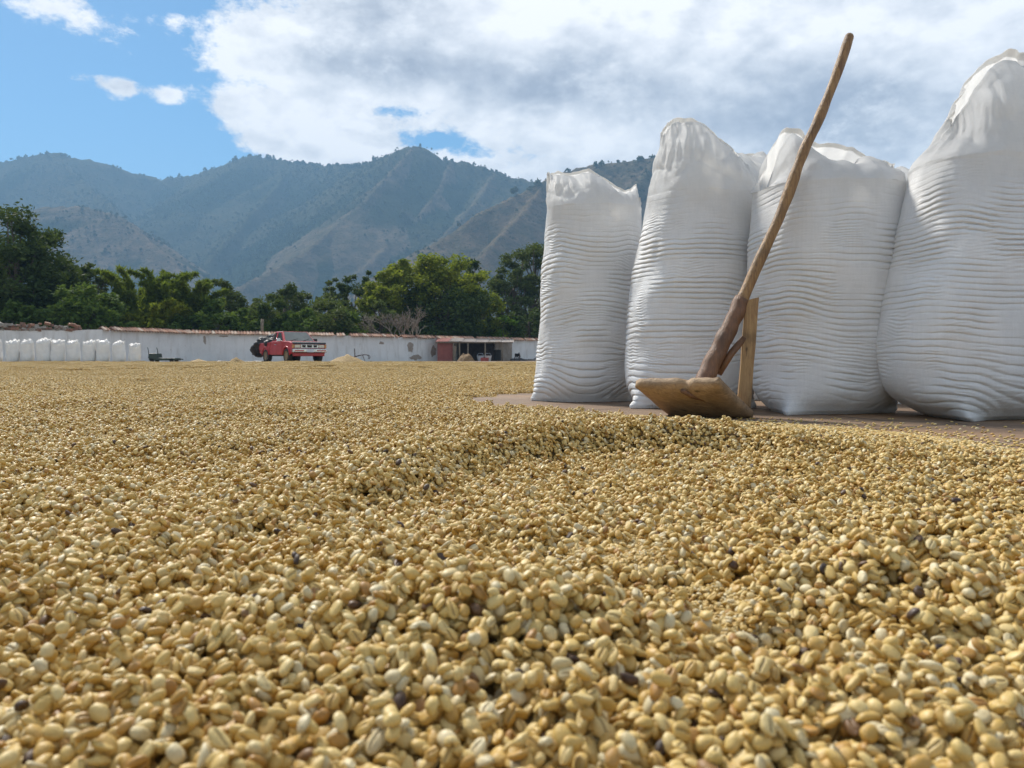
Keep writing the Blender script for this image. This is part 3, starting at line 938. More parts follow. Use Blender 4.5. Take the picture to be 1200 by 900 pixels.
def build_beans():
    r = np.random.default_rng(5)
    YN = 2.7
    # --- single beans in the near field
    ti, tj = np.meshgrid(np.arange(-7, 8), np.arange(0, 8))
    allp = []
    for a, b in zip(ti.ravel(), tj.ravel()):
        x, y = TB[:, 0] + a * TILE, TB[:, 1] + b * TILE + 0.2
        keep = (y < YN) & (np.abs(x) < 0.74 * y + 0.28) & (y > 0.24)
        if keep.any():
            q = TB[keep].copy()
            q[:, 0], q[:, 1] = x[keep], y[keep]
            allp.append(q)
    for a, b in zip(ti.ravel(), tj.ravel()):
        x, y = TB[:, 0] + (a + 0.37) * TILE, TB[:, 1] + (b - 0.41) * TILE + 0.2
        keep = (y < 1.3) & (np.abs(x) < 0.74 * y + 0.15) & (y > 0.24)
        if keep.any():
            q = TB[keep].copy()
            q[:, 0], q[:, 1], q[:, 2] = x[keep], y[keep], q[:, 2] - 0.0055
            allp.append(q)
    q = np.concatenate(allp)
    q[:, 0] += r.normal(0, 0.0006, len(q))
    X, Y = q[:, 0], q[:, 1]
    h = bed_height(X, Y)
    e = edge_dist(X, Y)
    # thin out towards the edge of the spread, a few strays on the floor
    pk = np.where(e > 0.05, 1.0, np.where(e > 0, 0.10 + 0.9 * e / 0.05, 0.055 * np.exp(np.clip(e, -3, 0) / 0.20)))
    keep = r.random(len(q)) < pk
    q, X, Y, h, e = q[keep], X[keep], Y[keep], h[keep], e[keep]
    thin = smooth(h, 0.004, 0.016)
    gx, gy = grad(X, Y)
    z = np.maximum(h + q[:, 2] * (0.25 + 0.75 * thin), 0.0016) 
    z = np.where(h < 0.003, 0.0020, z)
    turn = turns(q[:, 3], q[:, 4] * thin, q[:, 5] * thin, r, gx, gy)
    size = q[:, 6] * np.clip(r.normal(1, 0.07, len(q)), .75, 1.2)
    tone = tones(len(q), r)
    # hollows where broken bits and small beans have settled
    fx, fs = [], []
    fm = np.zeros(len(q))
    for px, py, rad in FINES:
        cx, cy_ = gp(px, py)
        fm = np.maximum(fm, np.exp(-((X - cx) ** 2 + (Y - cy_) ** 2) / (rad * 0.8) ** 2))
        nn = int(rad * rad * PI * 110000)
        a_, ra = r.random(nn) * 2 * PI, rad * np.sqrt(r.random(nn))
        fx.append(np.stack([cx + ra * np.cos(a_), cy_ + ra * np.sin(a_)], -1))
    size = size * (1 - 0.5 * smooth(fm, 0.35, 0.7))
    fx = np.concatenate(fx)
    fh = bed_height(fx[:, 0], fx[:, 1])
    nf = len(fx)
    fz = fh + 0.001 + r.random(nf) * 0.0035
    X = np.concatenate([X, fx[:, 0]]); Y = np.concatenate([Y, fx[:, 1]]); z = np.concatenate([z, fz])
    turn = np.concatenate([turn, np.stack([r.random(nf) * 6.28, r.normal(0, .4, nf), r.random(nf) * 6.28], -1)])
    size = np.concatenate([size, r.uniform(0.30, 0.58, nf)])
    tone = np.concatenate([tone, np.clip(tones(nf, r) + 0.1, 0, 1)])
    pos = np.stack([X, Y, z], -1)
    n = len(pos)
    kinds = [bean_mesh('coffee_bean', 17, PROF_HI, 1), bean_mesh('coffee_bean', 17, PROF_HI, 2, 0.10), bean_mesh('coffee_bean', 17, PROF_HI, 3, -0.12),
             bean_mesh('coffee_bean', 17, PROF_HI, 4, 0.05, 0.2), bean_mesh('coffee_bean', 17, PROF_HI, 5, 0, 0, True), bean_mesh('coffee_bean', 17, PROF_HI, 6, 0.22, 0.35),
             bean_mesh('coffee_bean', 17, PROF_HI, 8, -0.05, 0.1)]
    pick = r.choice(len(kinds), n, p=[.2, .2, .14, .17, .07, .09, .13])
    sc3 = np.stack([size * r.uniform(.9, 1.12, n), size * r.uniform(.9, 1.08, n), size * r.uniform(.85, 1.1, n)], -1)
    # --- the 300 that show largest become single objects
    u = X / Y * F + 600
    v = HZ + (CAM_H - z) / Y * F
    inside = (u > 12) & (u < 1188) & (v < 888) & (v > 600) & (size > 0.7)
    top = pos[:, 2] - bed_height(X, Y)
    score = size / Y + np.where(top > 0.0008, 0.0, -9) + np.where(inside, 0, -99)
    order = np.argsort(-score)[:300]
    me_obj = []
    for k in kinds:
        c = k.copy(); c.materials.append(M_BEAN_OBJ); me_obj.append(c)
    base = None
    for i in order:
        me = me_obj[pick[i]]
        if base is None:
            o = base = bpy.data.objects.new('coffee_bean', me)
        else:
            o = base.copy(); o.data = me; o.name = 'coffee_bean'
        COL.objects.link(o)
        o.location = pos[i]
        o.rotation_euler = turn[i]
        o.scale = sc3[i]
        t = float(tone[i])
        o['tone'] = t
        o['category'] = 'coffee bean'
        if t < 0.028:
            o['label'] = 'dark brown spoiled coffee bean among the pale ones in the blurred front rows'
            o['group'] = 'dark coffee beans in the front rows'
        else:
            o['label'] = 'pale tan coffee bean in the blurred front rows of the spread'
            o['group'] = 'pale coffee beans in the front rows'
    mask = np.ones(n, bool); mask[order] = False
    pm = point_mesh('coffee_beans', pos[mask], pick[mask], turn[mask], sc3[mask], tone[mask])
    srcs = [source('bean_source', k, M_BEAN) for k in kinds]

    # --- handfuls of beans for the middle distance
    lo = bean_mesh('bean_low', 7, PROF_LO, 2)
    lv = np.zeros(len(lo.vertices) * 3, np.float32); lo.vertices.foreach_get('co', lv); lv = lv.reshape(-1, 3)
    lf = grid_faces(7, 8, True)[:, ::-1]
    lo2 = bean_mesh('bean_lowest', 5, np.radians([90, 25, -60, -120, -205]), 2)
    lv2 = np.zeros(len(lo2.vertices) * 3, np.float32); lo2.vertices.foreach_get('co', lv2); lv2 = lv2.reshape(-1, 3)
    lf2 = grid_faces(5, 5, True)[:, ::-1]
    def handful(side, seed, grow=1.0, keep=1.0, lv=lv, lf=lf):
        rr = np.random.default_rng(seed)
        ox, oy = rr.random(2) * TILE
        x = (TB[:, 0] - ox) % TILE; y = (TB[:, 1] - oy) % TILE
        k = (x < side) & (y < side) & (rr.random(len(x)) < keep)
        b = TB[k]
        n_ = len(b)
        tu = turns(b[:, 3], b[:, 4], b[:, 5], rr, np.zeros(n_), np.zeros(n_))
        cx, sx, cy2, sy, cz, sz_ = np.cos(tu[:, 0]), np.sin(tu[:, 0]), np.cos(tu[:, 1]), np.sin(tu[:, 1]), np.cos(tu[:, 2]), np.sin(tu[:, 2])
        Rm = np.stack([np.stack([cz * cy2, cz * sy * sx - sz_ * cx, cz * sy * cx + sz_ * sx], -1),
                       np.stack([sz_ * cy2, sz_ * sy * sx + cz * cx, sz_ * sy * cx - cz * sx], -1),
                       np.stack([-sy, cy2 * sx, cy2 * cx], -1)], 1)
        V = np.einsum('nij,vj->nvi', Rm, lv) * (b[:, 6] * grow)[:, None, None]
        V += np.stack([x[k] - side / 2, y[k] - side / 2, b[:, 2]], -1)[:, None, :]
        Fc = (np.arange(n_)[:, None, None] * len(lv) + lf[None]).reshape(-1, 4)
        me = np_mesh('handful', V.reshape(-1, 3), Fc)
        add_attr(me, 'tone', np.repeat(tones(n_, rr), len(lv)))
        return me
    small = [source('handful_source', handful(0.125, 50 + i), M_BEAN_FAR) for i in range(7)]
    big = [source('handful_far_source', handful(0.42, 70 + i, 1.15, 0.7, lv2, lf2), M_BEAN_FAR) for i in range(3)]
    def cover(step, y0, y1, nsrc, name):
        xs = np.arange(-(0.74 * y1 + 1.0), 0.74 * y1 + 1.0, step)
        ys = np.arange(y0 + step / 2, y1, step)
        GX, GY = np.meshgrid(xs, ys)
        GX, GY = GX.ravel(), GY.ravel()
        k = (np.abs(GX) < 0.74 * GY + 0.6) & (edge_dist(GX, GY) > 0.04) & (GX > -32) & (GY < 37.4)
        GX, GY = GX[k], GY[k]
        g1, g2 = grad(GX, GY)
        n_ = len(GX)
        rot = r.integers(0, 4, n_) * (PI / 2)
        # tilt the handful to the slope: Euler XYZ with the quarter turn first
        ca, sa = np.cos(rot), np.sin(rot)
        tx = np.arctan(-g1 * sa + g2 * ca)
        ty = -np.arctan(g1 * ca + g2 * sa)
        zz_ = bed_height(GX, GY)
        return point_mesh(name, np.stack([GX, GY, zz_], -1), r.integers(0, nsrc, n_), np.stack([tx, ty, rot], -1), np.ones((n_, 3)))
    mid_pts = bpy.data.objects.new('handful_points', cover(0.12, YN, 10.2, 7, 'handful_points'))
    far_pts = bpy.data.objects.new('handful_far_points', cover(0.40, 10.2, 38, 3, 'handful_far_points'))
    # --- the deep layer below
    rr_ = 0.2 * (38.8 / 0.2) ** np.linspace(0, 1, 420)
    uu = np.linspace(-0.98, 0.98, 420)
    GX, GY = uu[None, :] * (rr_[:, None] + 0.4), np.repeat(rr_[:, None], 420, 1)
    hh = bed_height(GX, GY)
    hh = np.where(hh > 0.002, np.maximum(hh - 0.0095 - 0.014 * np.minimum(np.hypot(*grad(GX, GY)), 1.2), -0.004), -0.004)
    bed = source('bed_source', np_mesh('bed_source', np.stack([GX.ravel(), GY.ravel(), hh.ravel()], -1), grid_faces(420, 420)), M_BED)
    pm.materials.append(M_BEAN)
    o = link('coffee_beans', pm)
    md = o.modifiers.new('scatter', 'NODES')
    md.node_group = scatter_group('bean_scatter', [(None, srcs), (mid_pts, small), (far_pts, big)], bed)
    tag(o, kind='stuff')
    print('beans', n, 'mid', len(mid_pts.data.vertices), 'far', len(far_pts.data.vertices), 'tile mean', TMEAN, TMAX)
build_beans()

# ------------------------------------------------------------------ sacks
def sack_mesh(name, zt, xl, xr, zs, rim, depth=0.9, nu=176, nb=440, nt=80, seed=1, amp=0.0064, lam=0.026, corners=((-2.2, 1.0),), front_drop=0.05, pleat=0.012, lean=0.0):
    """zt,xl,xr: outline of the filled part (metres, local); zs: height where the cloth above the beans begins;
    rim: (x, z) contour of the open mouth"""
    rim = np.asarray(rim)
    zt, xl, xr = map(np.asarray, (zt, xl, xr))
    rx0, rx1 = rim[:, 0].min(), rim[:, 0].max()
    u = np.linspace(0, 2 * PI, nu, endpoint=False)
    ex = 2 / 2.25
    C = np.sign(np.cos(u)) * np.abs(np.cos(u)) ** ex
    S = np.sign(np.sin(u)) * np.abs(np.sin(u)) ** ex
    zb = np.linspace(0, zs, nb)
    rows = []
    fill = []
    al, ar = np.interp(zs, zt, xl), np.interp(zs, zt, xr)
    def place(a, b, cx, yoff, z, disp):
        nl = np.hypot(C * b, S * a)
        nx_, ny_ = C * b / nl, S * a / nl
        return np.stack([cx + a * C + nx_ * disp, yoff + b * S + ny_ * disp, z], -1)
    w_s = np.interp(0.45 * zs, zt, xr) - np.interp(0.45 * zs, zt, xl)
    sarc = u * w_s / 2
    for z in zb:
        l, r_ = np.interp(z, zt, xl), np.interp(z, zt, xr)
        a = (r_ - l) / 2
        cx = (l + r_) / 2
        b = a * depth
        # sewn bottom corners pull out and the folds run towards them
        disp = np.zeros(nu)
        zeff = np.full(nu, z)
        for ang, k in corners:
            du = (u - ang + PI) % (2 * PI) - PI
            disp += k * 0.095 * np.exp(-np.abs(du / 0.15) ** 1.4) * math.exp(-(z / 0.04) ** 1.5)
            disp += k * 0.034 * np.exp(-(du / 0.45) ** 2) * math.exp(-(z / 0.12) ** 2)
            disp -= 0.016 * (1 - np.exp(-(du / 0.9) ** 2)) * math.exp(-(z / 0.06) ** 2)
            near = np.exp(-(du / 1.1) ** 2) * math.exp(-(z / 0.26) ** 2)
            zeff = zeff * (1 - near) + near * np.sqrt(z * z + (0.55 * du * w_s / 2) ** 2)
        env = smooth(z, 0.0, 0.05) * (1 - 0.9 * smooth(z + 0.05 * vnoise(np.cos(u) * 2, np.sin(u) * 2, 0, seed + 44), zs * 0.70, zs * 1.0))
        wv = lambda f1, f2, sd_: vnoise(np.cos(u) * f1, np.sin(u) * f1, zeff * f2, sd_)
        ph = zeff / lam + 1.6 * wv(1.1, 2.6, seed) + 0.20 * wv(3.4, 7.0, seed + 1) + 0.05 * wv(12.0, 20.0, seed + 2)
        t = ph % 1.0
        # rounded roll, sharp crease, upper side of each roll fuller
        t2 = t ** 0.62
        hump = (1 - np.abs(2 * t2 - 1) ** 3.2) - 0.66 - 0.5 * np.exp(-(np.minimum(t, 1 - t) / 0.085) ** 2)
        am = 0.05 + 1.2 * smooth(wv(2.2, 12.0, seed + 3), -0.5, 0.55) * (0.55 + 0.45 * smooth(wv(1.3, 3.0, seed + 13), -0.4, 0.5))
        ph2 = zeff / (lam * 0.53) + 1.3 * wv(2.8, 7.0, seed + 5) + 0.5 * wv(9.0, 16.0, seed + 6)
        hump2 = (1 - np.abs(2 * (ph2 % 1.0) - 1) ** 1.8) - 0.6
        am2 = smooth(wv(4.0, 9.0, seed + 7), -0.1, 0.7)
        disp = disp + env * amp * (am * hump + 0.55 * am2 * hump2)
        disp = disp + 0.008 * wv(1.9, 5.0, seed + 8) * smooth(z, 0.02, 0.15) + 0.003 * wv(6, 12.0, seed + 9)
        zz = z + 0.002 * wv(4, 9, seed + 10) * smooth(z, 0.02, 0.1)
        zz = np.where(z < 0.004, 0.001, zz)
        rows.append(place(a, b, cx, lean * z, zz, disp))
        fill.append(1 - 0.8 * smooth(z + 0.06 * vnoise(np.cos(u) * 2.5, np.sin(u) * 2.5, z * 6, seed + 40) + 0.02 * vnoise(np.cos(u) * 9, np.sin(u) * 9, z * 22, seed + 41), zs * 0.80, zs * 1.06))
    a0, c0 = (ar - al) / 2, (al + ar) / 2
    a1, c1 = (rx1 - rx0) / 2, (rx0 + rx1) / 2
    for k in range(1, nt + 1):
        t = k / nt
        e = t * t * (3 - 2 * t)
        e2 = 0.45 * t + 0.55 * e
        eb = t ** 1.9
        a, cx = a0 + (a1 - a0) * e2, c0 + (c1 - c0) * e2
        b = a0 * depth * (1 - eb) + 0.022 * eb
        b = b * (1 - 0.25 * t * (1 - t))
        xx = cx + a * C
        hr = np.interp(xx, rim[:, 0], rim[:, 1])
        drop = front_drop * smooth(-S, -0.2, 0.6) * (0.7 + 0.5 * vnoise(u * 1.7, 0.0, 0.0, seed + 30)) * t
        # the mouth's cloth sags in loose folds
        hr = hr + 0.005 * vnoise(xx * 38, S * 3, 0, seed + 50) + 0.008 * vnoise(xx * 13, S * 2, 0, seed + 51)
        z = zs + (hr - drop - zs) * t
        disp = smooth(t, 0, 0.7) * pleat * 1.2 * (0.5 - 1.6 * np.abs(vnoise(np.cos(u) * 4.2 + 0.5 * t, np.sin(u) * 4.2, t * 0.9, seed + 20))) + smooth(t, 0, 0.5) * 0.006 * (0.4 - 1.5 * np.abs(vnoise(np.cos(u) * 11 + t, np.sin(u) * 11, t * 1.5, seed + 26))) + t ** 0.5 * pleat * 1.3 * (np.abs(vnoise(np.cos(u) * 3.4 + t * 0.8, np.sin(u) * 3.4, t * 1.2, seed + 21)) - 0.3)
        disp = disp + 0.015 * smooth(t, 0, 0.35) * (np.abs(vnoise(xx * 7, z * 9 + xx * 5, np.sign(S), seed + 22)) - 0.3)
        disp = disp + 0.008 * smooth(t, 0, 0.3) * (np.abs(vnoise(xx * 17 + 3, z * 11 - xx * 9, np.sign(S), seed + 24)) - 0.3)
        disp = disp + 0.003 * vnoise(xx * 26 + 9 * z, z * 20 - 10 * xx, np.sign(S), seed + 23) * smooth(t, 0, 0.2)
        disp = disp + (1 - t) * 0.008 * vnoise(np.cos(u) * 1.9, np.sin(u) * 1.9, zs * 5.0, seed + 8)
        rows.append(place(a, b, cx, lean * z, z, disp))
        fill.append(np.clip(1 - 0.8 * smooth(zs + 0.05 * t * 6 * 0.05 + 0.06 * vnoise(np.cos(u) * 2.5, np.sin(u) * 2.5, zs * 6, seed + 40) + 0.02 * vnoise(np.cos(u) * 9, np.sin(u) * 9, zs * 22, seed + 41), zs * 0.80, zs * 1.06) - 1.2 * t, 0, 1))
    V = np.concatenate(rows)
    nrow = len(rows)
    fc = grid_faces(nrow, nu, True)
    # flat bottom
    cb = rows[0].mean(0); cb[2] = 0.0015
    ring = rows[0] * 0.5 + cb * 0.5; ring[:, 2] = 0.0012
    V = np.concatenate([V, ring, [cb]])
    rb = nrow * nu
    i = np.arange(nu); j = (i + 1) % nu
    f1 = np.stack([rb + i, rb + j, j, i], -1)
    f2 = np.stack([np.full(nu, rb + nu), rb + np.minimum(j, nu - 1), rb + i, rb + i], -1)
    me = np_mesh(name, V, np.concatenate([fc, f1]))
    add_attr(me, 'filled', np.concatenate([np.concatenate(fill), np.ones(nu + 1)]))
    hem = rows[-5:]
    return me, np.array(hem)

def px_sack(Dc, outline, rim, shoulder, label, **kw):
    """outline: (py, left px, right px) bottom to top, in the plane of the sack's axis"""
    s = Dc / F
    by = HZ + CAM_H / s
    cxp = 0.5 * (outline[2][1] + outline[2][2])
    rows = [((by - y) * s, (l - cxp) * s, (r_ - cxp) * s) for y, l, r_ in outline]
    rows[0] = (0.0, rows[0][1], rows[0][2])
    zt, xl, xr = zip(*rows)
    # smooth the traced outline
    zi = np.linspace(0, zt[-1], 60)
    xl = np.interp(zi, zt, xl); xr = np.interp(zi, zt, xr)
    ker = np.array([1, 2, 3, 2, 1]) / 9.0
    for _ in range(2):
        xl[2:-2] = np.convolve(xl, ker, 'valid'); xr[2:-2] = np.convolve(xr, ker, 'valid')
    rm = [((x - cxp) * s, (by - y) * s) for x, y in rim]
    me, hem = sack_mesh('bean_sack', zi, xl, xr, (by - shoulder) * s, rm, **kw)
    o = link('bean_sack', me, M_SACK, loc=((cxp - 600) * s, Dc, 0))
    tag(o, label, 'sack', 'full white sacks standing on the patio')
    # stitched hem round the mouth
    h = hem.copy()
    cen = h.mean(axis=1, keepdims=True)
    dirv = h - cen; dirv[:, :, 2] = 0
    dirv /= np.maximum(np.linalg.norm(dirv, axis=2, keepdims=True), 1e-5)
    outer = h + dirv * 0.0012
    V = outer.reshape(-1, 3)
    hm = np_mesh('hem', V, grid_faces(len(outer), h.shape[1], True))
    add_attr(hm, 'filled', np.full(len(V), 0.0))
    link('hem', hm, M_SACK, o)
    return o
px_sack(3.85, [(469, 631, 736), (462, 627, 738), (440, 628, 743), (400, 631, 748), (350, 634, 750), (300, 637, 752), (270, 639, 752), (245, 640, 751)],
        [(642, 201), (655, 200), (668, 201), (678, 199), (690, 198), (700, 202), (712, 210), (722, 218), (732, 223), (740, 218), (746, 214), (748, 228)], 248,
        'shorter white sack with a flat folded mouth and pointed ear, far end of the row', seed=11, corners=((PI + 0.15, 0.45), (-0.2, 0.4)), lam=0.0235, front_drop=0.06)
px_sack(3.38, [(476, 748, 866), (470, 740, 872), (455, 735, 877), (430, 733, 880), (400, 734, 882), (370, 736, 884), (340, 740, 885), (300, 747, 886), (260, 754, 886), (232, 759, 884)],
        [(777, 152), (783, 141), (795, 136), (810, 137), (822, 142), (833, 151), (845, 162), (858, 172), (868, 182), (876, 200)], 234,
        'tall white sack leaning with a twisted peak, standing behind the rake blade', seed=23, corners=((PI + 0.55, 1.0), (-0.5, 0.6)), lam=0.0225, front_drop=0.05)
px_sack(3.05, [(481, 900, 1020), (474, 889, 1034), (455, 885, 1042), (430, 884, 1046), (400, 883, 1049), (350, 881, 1053), (300, 881, 1055), (260, 883, 1055), (232, 886, 1053)],
        [(890, 222), (900, 190), (910, 166), (920, 148), (926, 145), (940, 152), (952, 160), (962, 166), (972, 164), (985, 167), (1000, 172), (1018, 180), (1036, 188), (1050, 192)], 226,
        'squat white sack with a crumpled open mouth that the rake handle leans on', seed=37, corners=((-PI + 0.85, 1.0), (-0.3, 0.6)), lam=0.0215, front_drop=0.095, pleat=0.02)
px_sack(2.76, [(489, 1086, 1196), (480, 1062, 1212), (462, 1046, 1222), (440, 1038, 1228), (410, 1034, 1232), (380, 1036, 1234), (350, 1041, 1235), (320, 1048, 1235), (290, 1055, 1234), (260, 1061, 1232), (230, 1066, 1230), (200, 1073, 1228)],
        [(1112, 140), (1124, 116), (1136, 96), (1150, 76), (1162, 65), (1185, 58), (1202, 57), (1216, 66), (1226, 90)], 196,
        'tallest white sack with a pointed gathered top, at the near end of the row', seed=53, corners=((-PI + 1.05, 1.0), (-0.2, 0.6)), lam=0.021, front_drop=0.06, pleat=0.014)
# second row, glimpsed in the gaps
px_sack(4.05, [(466, 850, 955), (455, 845, 962), (400, 842, 966), (300, 842, 966), (230, 845, 962)],
        [(850, 182), (862, 176), (880, 177), (893, 178), (900, 182), (903, 190)], 226,
        'white sack in the second row peeping between the twisted one and the handle', seed=61, nu=130, nb=180, nt=40, corners=((-2.3, 0.8),), lam=0.027, front_drop=0.02)
px_sack(3.75, [(470, 1010, 1128), (455, 1004, 1134), (400, 1000, 1138), (300, 1002, 1138), (240, 1006, 1134)],
        [(1036, 196), (1050, 194), (1064, 197), (1076, 199), (1088, 205), (1110, 214)], 236,
        'white sack in the second row behind the crumpled mouth of the squat one', seed=67, nu=130, nb=180, nt=40, corners=((-2.3, 0.8),), lam=0.027, front_drop=0.02)

# ------------------------------------------------------------------ wooden rake
def rake():
    root = empty('wooden_rake', (0.66, 2.70, 0))
    tag(root, 'wooden bean rake with long crooked handle propped against the squat sack', 'rake')
    o0 = Vector((0.66, 2.70, 0))
    TL, TR, BR = P(742, 447, 2.72), P(842, 446, 2.54), P(884, 487, 2.70)
    BL = TL + (BR - TR)
    e1, e2 = (TR - TL), (BL - TL)
    nrm = e1.cross(e2).normalized()
    if nrm.z < 0: nrm = -nrm          # towards the handle side
    thick = 0.044
    nx_, ny_ = 40, 14
    V, Fc = [], []
    r = random.Random(4)
    for side in (0, 1):
        for j in range(ny_ + 1):
            for i in range(nx_ + 1):
                s, t = i / nx_, j / ny_
                # a rounded, chipped board: lower edge notched, ends worn
                top = 0.03 * (1 - math.exp(-((s - 0.0) / 0.05) ** 2)) - 0.03
                low = 0.0
                for c, w, dpt in ((0.30, 0.04, 0.06), (0.48, 0.03, 0.09), (0.72, 0.05, 0.05), (0.16, .03, .05)):
                    low += dpt * math.exp(-((s - c) / w) ** 2)
                low += 0.05 * math.exp(-(s / 0.04) ** 2) + 0.03 * math.exp(-((1 - s) / 0.05) ** 2)
                dip = 0.06 * math.exp(-((s - 0.62) / 0.05) ** 2)
                tt = (dip - top * 2) + t * (1.0 - low - (dip - top * 2))
                p = TL + e1 * s + e2 * tt
                bulge = 0.010 * (1 - (2 * t - 1) ** 4) * (1 - (2 * s - 1) ** 8)
                edge = thick / 2 * (0.55 + 0.45 * (1 - (2 * t - 1) ** 6) * (1 - (2 * s - 1) ** 10))
                p = p + nrm * ((edge + bulge * 0.3) if side else -(edge + bulge)) + nrm * 0.0018 * vnoise(s * 14, t * 5, side, 3)
                V.append(p - o0)
    m_ = (nx_ + 1) * (ny_ + 1)
    for side in (0, 1):
        for j in range(ny_):
            for i in range(nx_):
                a = side * m_ + j * (nx_ + 1) + i
                Fc.append((a, a + 1, a + nx_ + 2, a + nx_ + 1))
    rim_i = [i for i in range(nx_ + 1)] + [j * (nx_ + 1) + nx_ for j in range(1, ny_ + 1)] + [ny_ * (nx_ + 1) + i for i in range(nx_ - 1, -1, -1)] + [j * (nx_ + 1) for j in range(ny_ - 1, 0, -1)]
    for a, b in zip(rim_i, rim_i[1:] + rim_i[:1]):
        Fc.append((a, b, b + m_, a + m_))
    mb = MB(); mb.v = [tuple(x) for x in V]; mb.f = Fc
    bl = mb.build('blade', M_WOOD_BLADE, root, True)
    # a metal patch of the split at the top edge
    q = TL + e1 * 0.60 + e2 * 0.10 - nrm * 0.030
    k = MB()
    k.tube([q - o0 - e1 * 0.02 - e2 * 0.05, q - o0 + e1 * 0.03 + e2 * 0.10, q - o0 + e1 * 0.13 + e2 * 0.26], [0.008, 0.010, 0.002], 7)
    k.build('split', M_WOOD_BARK, bl, True)
    # handle: lower dark branch, upper polished pole, slightly crooked
    ctr = TL + e1 * 0.62 + e2 * 0.40 + nrm * 0.012
    lowp = [ctr, P(829, 437, 2.70), P(845, 404, 2.72), P(858, 378, 2.735), P(870, 350, 2.75)]
    b = MB()
    pts, rad = [], []
    for i in range(25):
        t = i / 24 * (len(lowp) - 1)
        a = min(int(t), len(lowp) - 2)
        q = lowp[a].lerp(lowp[a + 1], t - a)
        q = q + Vector((0.002 * math.sin(i * 1.3), 0.002 * math.cos(i * 1.7), 0))
        pts.append(q - o0)
        rad.append(0.0335 - 0.006 * i / 24 + 0.0008 * math.sin(i * 0.9 + 1) + (0.0015 if i in (5, 14) else 0))
    b.tube(pts, rad, 16)
    b.build('lower_handle', M_WOOD_BARK, root, True)
    up = [(866, 360, 2.748), (873, 344, 2.752), (885, 316, 2.765), (898, 288, 2.775), (912, 258, 2.785), (925, 224, 2.795), (934, 198, 2.80), (944, 172, 2.805), (956, 148, 2.81), (967, 122, 2.82), (978, 94, 2.83), (988, 66, 2.84), (993, 50, 2.845), (996, 41, 2.85)]
    b = MB()
    pts, rad = [], []
    pv = [P(*q) for q in up]
    nseg = 64
    for i in range(nseg + 1):
        t = i / nseg * (len(pv) - 1)
        a = min(int(t), len(pv) - 2)
        q = pv[a].lerp(pv[a + 1], t - a)
        pts.append(q - o0)
        rad.append((0.0225 - 0.0065 * (i / nseg) ** 0.8) * (1 + 0.11 * vnoise(i * 0.33, 0, 0, 5).item() + (0.10 * math.exp(-((i - 40) / 1.6) ** 2)) + (0.08 * math.exp(-((i - 24) / 1.4) ** 2))))
    rad[-1] *= 0.8
    b.tube(pts, rad, 16)
    b.build('upper_handle', M_WOOD_POLE, root, True)
    # square brace from the blade's corner up to the joint in the handle
    p0, p1 = P(871, 483, 2.735), P(881, 353, 2.745)
    ax = (p1 - p0)
    L = ax.length
    rot = ax.to_track_quat('Z', 'Y').to_matrix()
    b = MB()
    zs_ = np.linspace(0, L, 12)
    vs, fs = [], []
    rz = Matrix.Rotation(R(62), 3, 'Z')
    for zi, z in enumerate(zs_):
        wv = 1 + 0.03 * math.sin(zi * 1.1)
        for (x, y) in ((-.0225, -.019), (.0225, -.019), (.0225, .019), (-.0225, .019)):
            ztop = z + (0.014 if (zi == 11 and x < 0) else 0)
            vs.append(rot @ (rz @ Vector((x * wv, y * wv, ztop))) + p0 - o0)
    for i in range(11):
        for k in range(4):
            fs.append((i * 4 + k, i * 4 + (k + 1) % 4, i * 4 + 4 + (k + 1) % 4, i * 4 + 4 + k))
    fs += [(3, 2, 1, 0), (44, 45, 46, 47)]
    b.add(vs, fs)
    b.build('brace', M_WOOD_POST, root, bevel=0.0025)
    b = MB()
    b.tube([P(842, 438, 2.715) - o0, P(857, 414, 2.725) - o0, P(872, 396, 2.735) - o0], [0.013, 0.013, 0.012], 10)
    b.build('strut', M_WOOD_BARK, root, True)
rake()

